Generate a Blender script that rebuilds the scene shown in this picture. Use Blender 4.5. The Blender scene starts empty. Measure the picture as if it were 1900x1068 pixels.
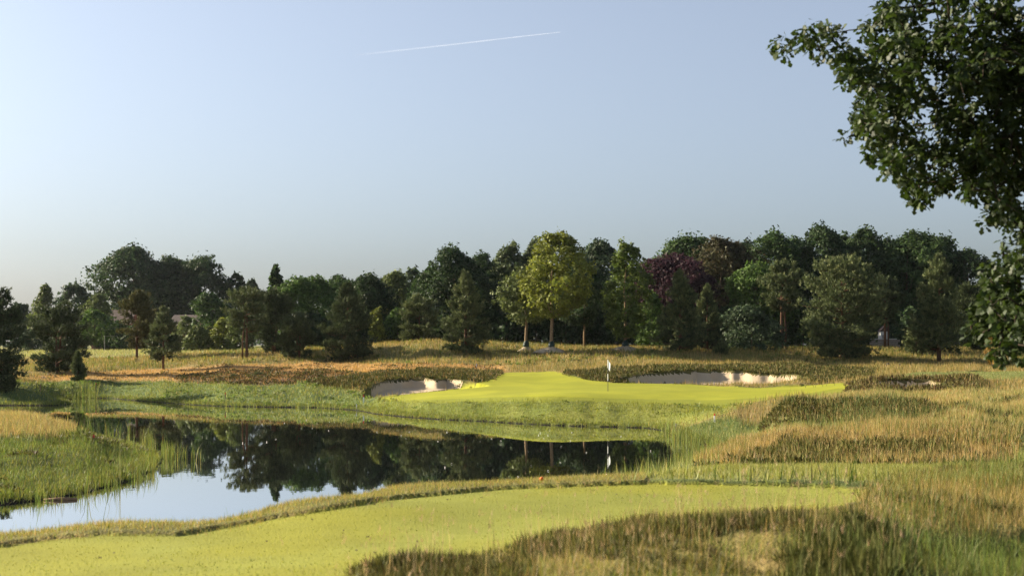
import bpy, bmesh, math, random
import numpy as np
from math import radians as R

rng = np.random.default_rng(7)
random.seed(7)
scene = bpy.context.scene
C = scene.collection

# ------------------------------------------------------------------ camera
F = 2639.0          # focal length in photo pixels (1900 wide): a 50 mm lens
CX, HY = 950.0, 640.0   # picture centre column, horizon row
EYE = 4.8           # eye height above the pond
cam_d = bpy.data.cameras.new('camera')
cam_d.sensor_width = 36.0
cam_d.lens = 36.0 * F / 1900.0
cam_d.shift_y = (HY - 534.0) / 1900.0
cam_d.clip_start = 0.1
cam_d.clip_end = 30000
cam_d.dof.use_dof = True
cam_d.dof.focus_distance = 105.0
cam_d.dof.aperture_fstop = 2.6
cam = bpy.data.objects.new('camera', cam_d)
cam.location = (0, 0, EYE)
cam.rotation_euler = (R(90), 0, 0)
C.objects.link(cam)
scene.camera = cam

# ------------------------------------------------------------------ light
SUN_EL, SUN_AZ = R(22), R(-68)      # azimuth clockwise from +Y: the sun stands on the left
world = bpy.data.worlds.new('World')
scene.world = world
world.use_nodes = True
wn = world.node_tree
wn.nodes.clear()
sky = wn.nodes.new('ShaderNodeTexSky')
sky.sky_type = 'NISHITA'
sky.sun_disc = False
sky.sun_elevation = SUN_EL
sky.sun_rotation = SUN_AZ
sky.altitude = 0
sky.air_density = 1.0
sky.dust_density = 2.4
sky.ozone_density = 5.5
bg = wn.nodes.new('ShaderNodeBackground')
bg.inputs['Strength'].default_value = 0.06
wo = wn.nodes.new('ShaderNodeOutputWorld')
hsv = wn.nodes.new('ShaderNodeHueSaturation')     # thin morning milkiness of the whole sky
hsv.inputs['Saturation'].default_value = 0.57
wn.links.new(sky.outputs[0], hsv.inputs['Color'])
wn.links.new(hsv.outputs[0], bg.inputs[0])
wn.links.new(bg.outputs[0], wo.inputs[0])

sun_d = bpy.data.lights.new('sun', 'SUN')
sun_d.energy = 5.0
sun_d.angle = R(0.5)
sun_d.color = (1.0, 0.87, 0.66)
sun = bpy.data.objects.new('sun', sun_d)
to_sun = np.array([math.sin(SUN_AZ) * math.cos(SUN_EL), math.cos(SUN_AZ) * math.cos(SUN_EL), math.sin(SUN_EL)])
from mathutils import Vector
sun.rotation_euler = Vector(to_sun).to_track_quat('Z', 'Y').to_euler()
sun.location = (-60, 0, 60)
C.objects.link(sun)

vs = scene.view_settings
vs.view_transform = 'Standard'
vs.look = 'None'
vs.exposure = 1.60
vs.gamma = 1.0
vs.use_curve_mapping = False
scene.render.engine = 'CYCLES'
scene.cycles.use_denoising = True
scene.cycles.denoising_prefilter = 'NONE'
scene.cycles.max_bounces = 6
scene.cycles.diffuse_bounces = 2
scene.cycles.glossy_bounces = 2
scene.cycles.transmission_bounces = 4
scene.cycles.transparent_max_bounces = 6
scene.cycles.sample_clamp_indirect = 4.0

# ------------------------------------------------------------------ helpers
def px2u(px): return (np.asarray(px, float) - CX) / F

_T = rng.random((256, 256))
def vnoise(x, y):
    x = np.asarray(x, float); y = np.asarray(y, float)
    xi = np.floor(x).astype(int); yi = np.floor(y).astype(int)
    fx = x - xi; fy = y - yi
    fx = fx * fx * (3 - 2 * fx); fy = fy * fy * (3 - 2 * fy)
    a = _T[xi % 256, yi % 256]; b = _T[(xi + 1) % 256, yi % 256]
    c = _T[xi % 256, (yi + 1) % 256]; d = _T[(xi + 1) % 256, (yi + 1) % 256]
    return (a * (1 - fx) + b * fx) * (1 - fy) + (c * (1 - fx) + d * fx) * fy
def fbm(x, y, n=3):
    s = 0; a = .5; t = 0
    for k in range(n):
        s = s + a * vnoise(x * 2 ** k + 17.3 * k, y * 2 ** k + 5.1 * k); t += a; a *= .5
    return s / t

def inpoly(x, y, poly):
    x = np.asarray(x, float); y = np.asarray(y, float)
    c = np.zeros(x.shape, bool)
    n = len(poly)
    for i in range(n):
        x0, y0 = poly[i]; x1, y1 = poly[(i + 1) % n]
        if y0 == y1: continue
        m = ((y0 > y) != (y1 > y)) & (x < (x1 - x0) * (y - y0) / (y1 - y0) + x0)
        c ^= m
    return c

def sdist(x, y, poly):
    """distance to polygon outline, positive outside"""
    d = np.full(x.shape, 1e9)
    n = len(poly)
    for i in range(n):
        x0, y0 = poly[i]; x1, y1 = poly[(i + 1) % n]
        dx, dy = x1 - x0, y1 - y0
        t = np.clip(((x - x0) * dx + (y - y0) * dy) / (dx * dx + dy * dy + 1e-9), 0, 1)
        d = np.minimum(d, np.hypot(x - x0 - t * dx, y - y0 - t * dy))
    return np.where(inpoly(x, y, poly), -d, d)

def sstep(a, b, x):
    t = np.clip((x - a) / (b - a), 0, 1)
    return t * t * (3 - 2 * t)

def make_mesh(name, V, faces, cols=None, smooth=False):
    """V (N,3); faces (M,3) or (M,4) int array, or list of index tuples"""
    me = bpy.data.meshes.new(name)
    V = np.asarray(V, np.float32)
    if isinstance(faces, np.ndarray):
        k = faces.shape[1]; m = len(faces)
        me.vertices.add(len(V)); me.vertices.foreach_set('co', V.ravel())
        me.loops.add(m * k); me.loops.foreach_set('vertex_index', faces.astype(np.int32).ravel())
        me.polygons.add(m)
        me.polygons.foreach_set('loop_start', np.arange(0, m * k, k, dtype=np.int32))
        me.polygons.foreach_set('loop_total', np.full(m, k, np.int32))
    else:
        me.from_pydata(V.tolist(), [], [tuple(f) for f in faces])
    if cols is not None:
        ca = me.color_attributes.new('Col', 'FLOAT_COLOR', 'POINT')
        c4 = np.ones((len(V), 4), np.float32); c4[:, :3] = cols
        ca.data.foreach_set('color', c4.ravel())
    me.update(calc_edges=True)
    if smooth:
        me.polygons.foreach_set('use_smooth', np.ones(len(me.polygons), bool))
    return me

def obj(name, me, mat=None, parent=None, loc=None):
    o = bpy.data.objects.new(name, me)
    C.objects.link(o)
    if mat is not None and me is not None and len(me.materials) == 0: me.materials.append(mat)
    if parent is not None: o.parent = parent
    if loc is not None: o.location = loc
    return o

def tag(o, label=None, cat=None, group=None, kind=None):
    if label: o['label'] = label
    if cat: o['category'] = cat
    if group: o['group'] = group
    if kind: o['kind'] = kind
    return o

def tube(pts, rad, n=7, cap=True):
    pts = np.asarray(pts, float); rad = np.asarray(rad, float)
    V = []; Fc = []
    for i in range(len(pts)):
        a = pts[max(i - 1, 0)]; b = pts[min(i + 1, len(pts) - 1)]
        d = (b - a) / (np.linalg.norm(b - a) + 1e-9)
        ref = np.array([1., 0, 0]) if abs(d[0]) < .8 else np.array([0, 1., 0])
        s = np.cross(d, ref); s /= np.linalg.norm(s); t = np.cross(d, s)
        for k in range(n):
            an = 2 * math.pi * k / n
            V.append(pts[i] + rad[i] * (math.cos(an) * s + math.sin(an) * t))
    for i in range(len(pts) - 1):
        for k in range(n):
            k2 = (k + 1) % n
            Fc.append((i * n + k, i * n + k2, (i + 1) * n + k2, (i + 1) * n + k))
    if cap:
        Fc.append(tuple(range(n))[::-1]); Fc.append(tuple((len(pts) - 1) * n + k for k in range(n)))
    return V, Fc

class MB:
    """collects shapes for one mesh"""
    def __init__(s): s.V = []; s.F = []
    def add(s, V, Fc):
        o = len(s.V); s.V += [tuple(v) for v in V]; s.F += [tuple(i + o for i in f) for f in Fc]; return s
    def tube(s, pts, rad, n=7): return s.add(*tube(pts, rad, n))
    def box(s, x0, x1, y0, y1, z0, z1):
        V = [(x, y, z) for z in (z0, z1) for y in (y0, y1) for x in (x0, x1)]
        return s.add(V, [(0, 2, 3, 1), (4, 5, 7, 6), (0, 1, 5, 4), (2, 6, 7, 3), (0, 4, 6, 2), (1, 3, 7, 5)])
    def build(s, name, mat, parent=None, loc=None, smooth=False):
        return obj(name, make_mesh(name, s.V, s.F, smooth=smooth), mat, parent, loc)

# ------------------------------------------------------------------ materials
def new_mat(name):
    m = bpy.data.materials.new(name); m.use_nodes = True
    nt = m.node_tree; nt.nodes.clear()
    out = nt.nodes.new('ShaderNodeOutputMaterial')
    return m, nt, out

def N(nt, t, **kw):
    n = nt.nodes.new(t)
    for k, v in kw.items(): setattr(n, k, v)
    return n

def foliage_mat(name, trans=0.3, gloss=0.0):
    m, nt, out = new_mat(name)
    at = N(nt, 'ShaderNodeAttribute', attribute_name='Col')
    di = N(nt, 'ShaderNodeBsdfPrincipled')
    di.inputs['Roughness'].default_value = 0.55
    di.inputs['Specular IOR Level'].default_value = gloss
    tr = N(nt, 'ShaderNodeBsdfTranslucent')
    hs = N(nt, 'ShaderNodeHueSaturation'); hs.inputs['Saturation'].default_value = 1.15; hs.inputs['Value'].default_value = 1.2
    mx = N(nt, 'ShaderNodeMixShader'); mx.inputs[0].default_value = trans
    L = nt.links.new
    L(at.outputs['Color'], di.inputs['Base Color']); L(at.outputs['Color'], hs.inputs['Color']); L(hs.outputs[0], tr.inputs['Color'])
    L(di.outputs[0], mx.inputs[1]); L(tr.outputs[0], mx.inputs[2]); L(mx.outputs[0], out.inputs[0])
    return m

def ground_mat(name, bump=0.3, scale=8.0, var=0.35, fine=60.0):
    """vertex cover colour x two noises, bumped"""
    m, nt, out = new_mat(name)
    L = nt.links.new
    at = N(nt, 'ShaderNodeAttribute', attribute_name='Col')
    geo = N(nt, 'ShaderNodeNewGeometry')
    n1 = N(nt, 'ShaderNodeTexNoise'); n1.inputs['Scale'].default_value = scale; n1.inputs['Detail'].default_value = 5
    n2 = N(nt, 'ShaderNodeTexNoise'); n2.inputs['Scale'].default_value = fine; n2.inputs['Detail'].default_value = 3
    L(geo.outputs['Position'], n1.inputs['Vector']); L(geo.outputs['Position'], n2.inputs['Vector'])
    mr = N(nt, 'ShaderNodeMapRange'); mr.inputs[1].default_value = .3; mr.inputs[2].default_value = .7
    mr.inputs[3].default_value = 1 - var; mr.inputs[4].default_value = 1 + var
    ad = N(nt, 'ShaderNodeMath', operation='ADD'); hf = N(nt, 'ShaderNodeMath', operation='MULTIPLY'); hf.inputs[1].default_value = .5
    L(n1.outputs[0], ad.inputs[0]); L(n2.outputs[0], ad.inputs[1]); L(ad.outputs[0], hf.inputs[0]); L(hf.outputs[0], mr.inputs[0])
    mu = N(nt, 'ShaderNodeVectorMath', operation='SCALE')
    L(at.outputs['Color'], mu.inputs[0]); L(mr.outputs[0], mu.inputs['Scale'])
    bs = N(nt, 'ShaderNodeBsdfPrincipled'); bs.inputs['Roughness'].default_value = .9; bs.inputs['Specular IOR Level'].default_value = .1
    L(mu.outputs[0], bs.inputs['Base Color'])
    bp = N(nt, 'ShaderNodeBump'); bp.inputs['Strength'].default_value = bump; bp.inputs['Distance'].default_value = .08
    L(hf.outputs[0], bp.inputs['Height']); L(bp.outputs[0], bs.inputs['Normal'])
    L(bs.outputs[0], out.inputs[0])
    return m

def plain_mat(name, col, rough=.7, noise=.15, scale=6.0, spec=.3, bump=0.0):
    m, nt, out = new_mat(name)
    L = nt.links.new
    tc = N(nt, 'ShaderNodeTexCoord')
    n1 = N(nt, 'ShaderNodeTexNoise'); n1.inputs['Scale'].default_value = scale; n1.inputs['Detail'].default_value = 4
    L(tc.outputs['Object'], n1.inputs['Vector'])
    mr = N(nt, 'ShaderNodeMapRange'); mr.inputs[1].default_value = .25; mr.inputs[2].default_value = .75
    mr.inputs[3].default_value = 1 - noise; mr.inputs[4].default_value = 1 + noise
    L(n1.outputs[0], mr.inputs[0])
    mu = N(nt, 'ShaderNodeVectorMath', operation='SCALE'); mu.inputs[0].default_value = col
    L(mr.outputs[0], mu.inputs['Scale'])
    bs = N(nt, 'ShaderNodeBsdfPrincipled'); bs.inputs['Roughness'].default_value = rough; bs.inputs['Specular IOR Level'].default_value = spec
    L(mu.outputs[0], bs.inputs['Base Color'])
    if bump:
        bp = N(nt, 'ShaderNodeBump'); bp.inputs['Strength'].default_value = bump; bp.inputs['Distance'].default_value = .05
        L(n1.outputs[0], bp.inputs['Height']); L(bp.outputs[0], bs.inputs['Normal'])
    L(bs.outputs[0], out.inputs[0])
    return m

M_BLADE = foliage_mat('grass_blades', .35, .15)
M_HEATH = foliage_mat('heather_sprigs', .15, .05)
M_LEAF = foliage_mat('tree_leaves', .28, .06)
M_NEEDLE = foliage_mat('pine_needles', .15, .05)
M_OAKLEAF = foliage_mat('oak_leaves', .30, .25)
M_GROUND = ground_mat('rough_ground', .9, 3.0, .4, 25.0)
M_GREEN = ground_mat('mown_green', .35, .22, .20, 24.0)
M_TEE = ground_mat('mown_tee', .45, .9, .20, 40.0)
M_SAND = ground_mat('bunker_sand', .6, 1.6, .10, 14.0)
M_BARK = plain_mat('bark', (.10, .075, .05), .9, .4, 5, .1, .5)
M_BARKP = plain_mat('pine_bark', (.11, .062, .038), .9, .4, 4, .1, .5)
M_BARKY = plain_mat('young_bark', (.24, .17, .10), .9, .3, 6, .1, .4)

# ------------------------------------------------------------------ pond outline: (column, distance)
POND_PX = [(-450, 110), (-200, 112), (0, 113), (100, 113), (134, 116), (124, 126), (160, 128.5), (204, 128), (255, 122.5), (344, 115),
           (400, 112), (500, 110), (584, 109.2), (645, 105.6), (665, 104.2), (689, 99.7), (742, 95.4), (808, 92), (900, 89.4),
           (955, 87), (1060, 84.2), (1130, 83.4), (1192, 82.5), (1231, 79.5), (1255, 73), (1290, 69.5), (1326, 66.5), (1334, 63.5), (1318, 59.5),
           (1245, 54), (1205, 50), (1139, 46), (1060, 41), (950, 36), (850, 31.5), (700, 28), (500, 25.5), (300, 23.5), (100, 23),
           (-100, 23), (-300, 24), (-520, 29), (-420, 38), (-200, 41), (0, 42.6), (80, 44), (140, 45.4), (239, 49.9), (283, 54),
           (302, 58.5), (296, 62), (270, 66), (223, 70), (150, 77), (60, 84), (-100, 92), (-300, 97)]
POND = [((p - CX) / F * y, y) for p, y in POND_PX]

# ------------------------------------------------------------------ land heights: surveyed points (column, row, distance)
CP = [(0,1068,11.8),(400,1068,11.6),(0,1010,15.7),(200,987,16.7),(330,990,16.6),(500,960,18.1),(700,925,20.4),(900,905,21.9),(1200,893,23),
      (1600,900,22.4),(1500,930,19.9),(900,970,17.3),(1300,940,19),(700,1000,15.5),(300,1030,14.2),
      (690,1092,10.5),(1000,1032,12.5),(1200,992,13.5),(1450,978,14),(1650,932,16.5),(1300,1090,9.5),(1550,976,13),(1620,988,12.4),
      (1760,1062,13.2),(1880,1030,14.2),(1900,1082,12.3),(1850,945,17),(1900,905,20),(1750,892,23),(1720,960,15.5),
      (1300,882,27),(1600,882,27),(1600,866,33),(1200,890,25.5),(1250,878,34),(1300,858,42),(1330,844,56),(1850,870,30),(1900,866,31),
      (1600,800,47),(1400,818,50),(1750,793,46),(1850,805,42),(1600,860,36.5),(1400,860,38),(1800,860,34),(1500,798,52),
      (1550,746,62),(1450,753,62),(1650,748,61),(1750,768,58),(1350,778,64),(1326,784,66),(1290,800,67),
      (1450,738,82),(1600,734,84),(1750,736,82),(1850,748,70),(1900,772,60),(1900,733,75),(1900,826,45),(1880,812,47),
      (1700,704,99),(1600,713,97),(1800,706,98),(1700,725,92),(1850,698,110),(1850,690,120),(1700,692,115),(1650,681,130),(1850,683,130),
      (1550,702,115),(1600,691,122),(1500,677,135),(1300,668,140),(1500,669,140),(1700,673,140),(1880,669,142),
      (1300,653,148),(1500,656,148),(1700,660,146),(1900,656,150),(1100,651,150),(1023,653,146),(900,659,148),(960,656,147),(1160,649,148),
      (800,638,153),(860,642,152),(740,641,156),(780,668,145),(700,661,152),(850,664,145),
      (645,669,151),(555,669,152),(457,666,155),(350,656,170),(253,666,165),(303,685,150),(145,698,140),(105,691,142),(50,694,140),(180,675,158),
      (250,653,200),(400,653,200),(130,657,200),(250,649,260),(400,650,260),(100,650,260),(600,652,200),
      (300,716,128),(400,717,122),(500,714,120),(600,720,117),(640,731,112),(670,742,107),
      (450,692,138),(600,692,135),(700,691,129),(150,702,136),(60,707,130),(200,704,134),
      (0,716,118),(60,713,120),(108,735,117.5),
      (800,742,100),(720,748,102.5),(900,742,95),(1000,741,92),(1150,745,91),(1250,750,89),(1350,754,86),(1280,768,82),
      (900,728,103),(1000,725,102),(1128,726,100),(1250,728,98),(1400,728,97),(1000,705,118),(980,692,127),(1100,712,112),(1200,712,112.5),
      (1350,718,108),(1450,722,103),(1520,718,105),(900,706,116),(860,720,110),(780,728,108),
      (700,709,117),(760,706,118),(850,703,119),(900,696,122),(800,691,128),(1200,690,123),(1350,693,122),(1450,698,120),(1100,691,123),
      (1050,696,121),(1200,676,132),(1400,676,132),(1000,680,135),(900,681,138),(800,677,138),(680,716,115),
      (0,770,70),(100,785,68),(50,802,60),(0,832,55),(100,842,54),(0,882,49),(200,832,58),(250,852,57)]
cu = []; cv = []; cz = []
for p, r, y in CP:
    cu.append((p - CX) / F); cv.append(math.log(y)); cz.append(EYE - (r - HY) * y / F)
def addp(u, y, z): cu.append(u); cv.append(math.log(y)); cz.append(z)
for u in (-1.6, -.8, -.36, 0, .36, .8, 1.6): addp(u, 4.5, 3.1 if u > -.3 else 2.95)
for u in (-1.6, -.8, -.5): addp(u, 12, 2.8); addp(u, 18, 2.6)
for u in (.6, 1.0, 1.6): addp(u, 10, 2.9); addp(u, 20, 2.8); addp(u, 40, 2.3); addp(u, 70, 2.3); addp(u, 110, 2.7); addp(u, 145, 3.6)
for u in (-1.6, -.9, -.5): addp(u, 45, .9); addp(u, 70, 1.5); addp(u, 120, 1.6); addp(u, 145, 2.4); addp(u, 200, 3.7)
for u in (-.15, 0, .1, .2, .3, .36): addp(u, 172, 4.3); addp(u, 205, 4.2)
for u in (-1.6, -.8, -.3, 0, .3, .8, 1.6): addp(u, 320, 4.1); addp(u, 600, 4.1)
# strip behind the tee edge falls to the pond
for p, y in [(0, 17.2), (200, 18.2), (350, 18.2), (500, 19.8), (700, 22.3), (900, 23.4), (1050, 24.2)]:
    addp((p - CX) / F, y, 2.46); addp((p - CX) / F, y + 2.0, 1.75); addp((p - CX) / F, y + 4.2, .95)
for p, y in POND_PX[::2]: addp((p - CX) / F, y, .25)
cu = np.array(cu); cv = np.array(cv); cz = np.array(cz)
def kern(r2): return .5 * r2 * np.log(r2 + 1e-12)
n_ = len(cu)
A = np.zeros((n_ + 3, n_ + 3))
A[:n_, :n_] = kern((cu[:, None] - cu[None]) ** 2 + (cv[:, None] - cv[None]) ** 2) + np.eye(n_) * 2e-5
A[:n_, n_] = 1; A[:n_, n_ + 1] = cu; A[:n_, n_ + 2] = cv
A[n_:, :n_] = A[:n_, n_:].T
WT = np.linalg.solve(A, np.concatenate([cz, np.zeros(3)]))
def tps(u, v):
    z = WT[n_] + WT[n_ + 1] * u + WT[n_ + 2] * v
    for k in range(n_):
        z = z + WT[k] * kern((u - cu[k]) ** 2 + (v - cv[k]) ** 2)
    return z

# grid in bearing / log distance: fine where the photo is fine
_b = [(660, 892), (1124, 1516), (1580, 1815)]
fine_u = np.arange(-.46, .4601, .0026)
for p0, p1 in _b:
    u0, u1 = (p0 - CX) / F, (p1 - CX) / F
    fine_u = np.concatenate([fine_u[(fine_u < u0 - .0005) | (fine_u > u1 + .0005)], np.arange(u0, u1, .001)])
fine_u = np.sort(fine_u)
fu = np.concatenate([np.linspace(-7, -1.7, 8), np.linspace(-1.5, -.5, 24), fine_u, np.linspace(.5, 1.5, 24), np.linspace(1.7, 7, 8)])
fy = np.concatenate([np.arange(math.log(4.0), math.log(12), .02), np.arange(math.log(12), math.log(15), .008), np.arange(math.log(15), math.log(26), .0052), np.arange(math.log(26), math.log(92), .008),
                     np.arange(math.log(92), math.log(100), .0022), np.arange(math.log(100), math.log(110), .0045), np.arange(math.log(110), math.log(126), .0016), np.arange(math.log(126), math.log(135), .005), np.arange(math.log(135), math.log(165), .007), np.arange(math.log(165), math.log(420), .03),
                     np.arange(math.log(420), math.log(9000), .25)])
GU, GV = np.meshgrid(fu, fy)
GY = np.exp(GV); GX = GU * GY
Zs = tps(np.clip(GU, -1.6, 1.6), np.clip(GV, None, math.log(600)))
wide = sstep(.55, 1.2, np.abs(GU)); flat = np.where(GY < 30, 2.9, np.where(GY < 150, 2.4, 4.1))
Zs = Zs * (1 - wide) + wide * (2.6 + 1.5 * sstep(60, 200, GY))
far = sstep(280, 420, GY)
Zs = Zs * (1 - far) + 4.1 * far

SD = sdist(GX, GY, POND)
# bunkers: (col0, col1, front dist, back dist, depth)
BUNK = {'left': (670, 905, 106.0, 118.0, .95), 'right': (1136, 1506, 111.5, 123.0, 1.15), 'small': (1588, 1808, 93.5, 98.0, .75)}
bunk_in = {}
for k, (p0, p1, y0, y1, dep) in BUNK.items():
    u0, u1 = px2u(p0), px2u(p1)
    s = (GU - u0) / (u1 - u0)
    wob = .8 - 9.5 * np.clip(vnoise(GU * 62 + 3.3, GU * 0 + 7) - .52, 0, 1) + (vnoise(GU * 130 + 9, GU * 0 + 2) - .5) * 1.6
    mid = np.clip(1 - (2 * s - 1) ** 2, 0, 1)
    yb = y0 + (y1 - y0) * (.50 + .55 * mid) + wob * .7 * mid
    if k == 'left': y0g = y0 + (1 - mid) * 2 + 3.5 * np.clip(s, 0, 1)
    else: y0g = y0 + (1 - mid) * 2
    t = (GY - y0g) / np.maximum(yb - y0g, .5)
    ins = (s > 0) & (s < 1) & (t > 0) & (t < 1)
    prof = sstep(0, .4, t) * (1 - .35 * sstep(.45, .92, t) - .65 * sstep(.90, 1.0, t))
    lat = sstep(0, .05, s) * sstep(0, .07, 1 - s)
    Zs = Zs - np.where(ins, dep * prof * lat, 0)
    bunk_in[k] = ins & (lat > .12) & (mid > .26) & ((prof > .06) | (t < .5))
PX = CX + F * GU
PYr = lambda z: HY + F * (EYE - z) / GY
bank = sstep(0, 3.2, SD)
Zs = np.where(SD > 0, np.maximum(Zs, .3) * bank + .02 + .11 * sstep(0, .8, SD) * (1 - bank), -.05 - .35 * np.minimum(-SD, 4.0))
PY0 = PYr(Zs)

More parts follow.
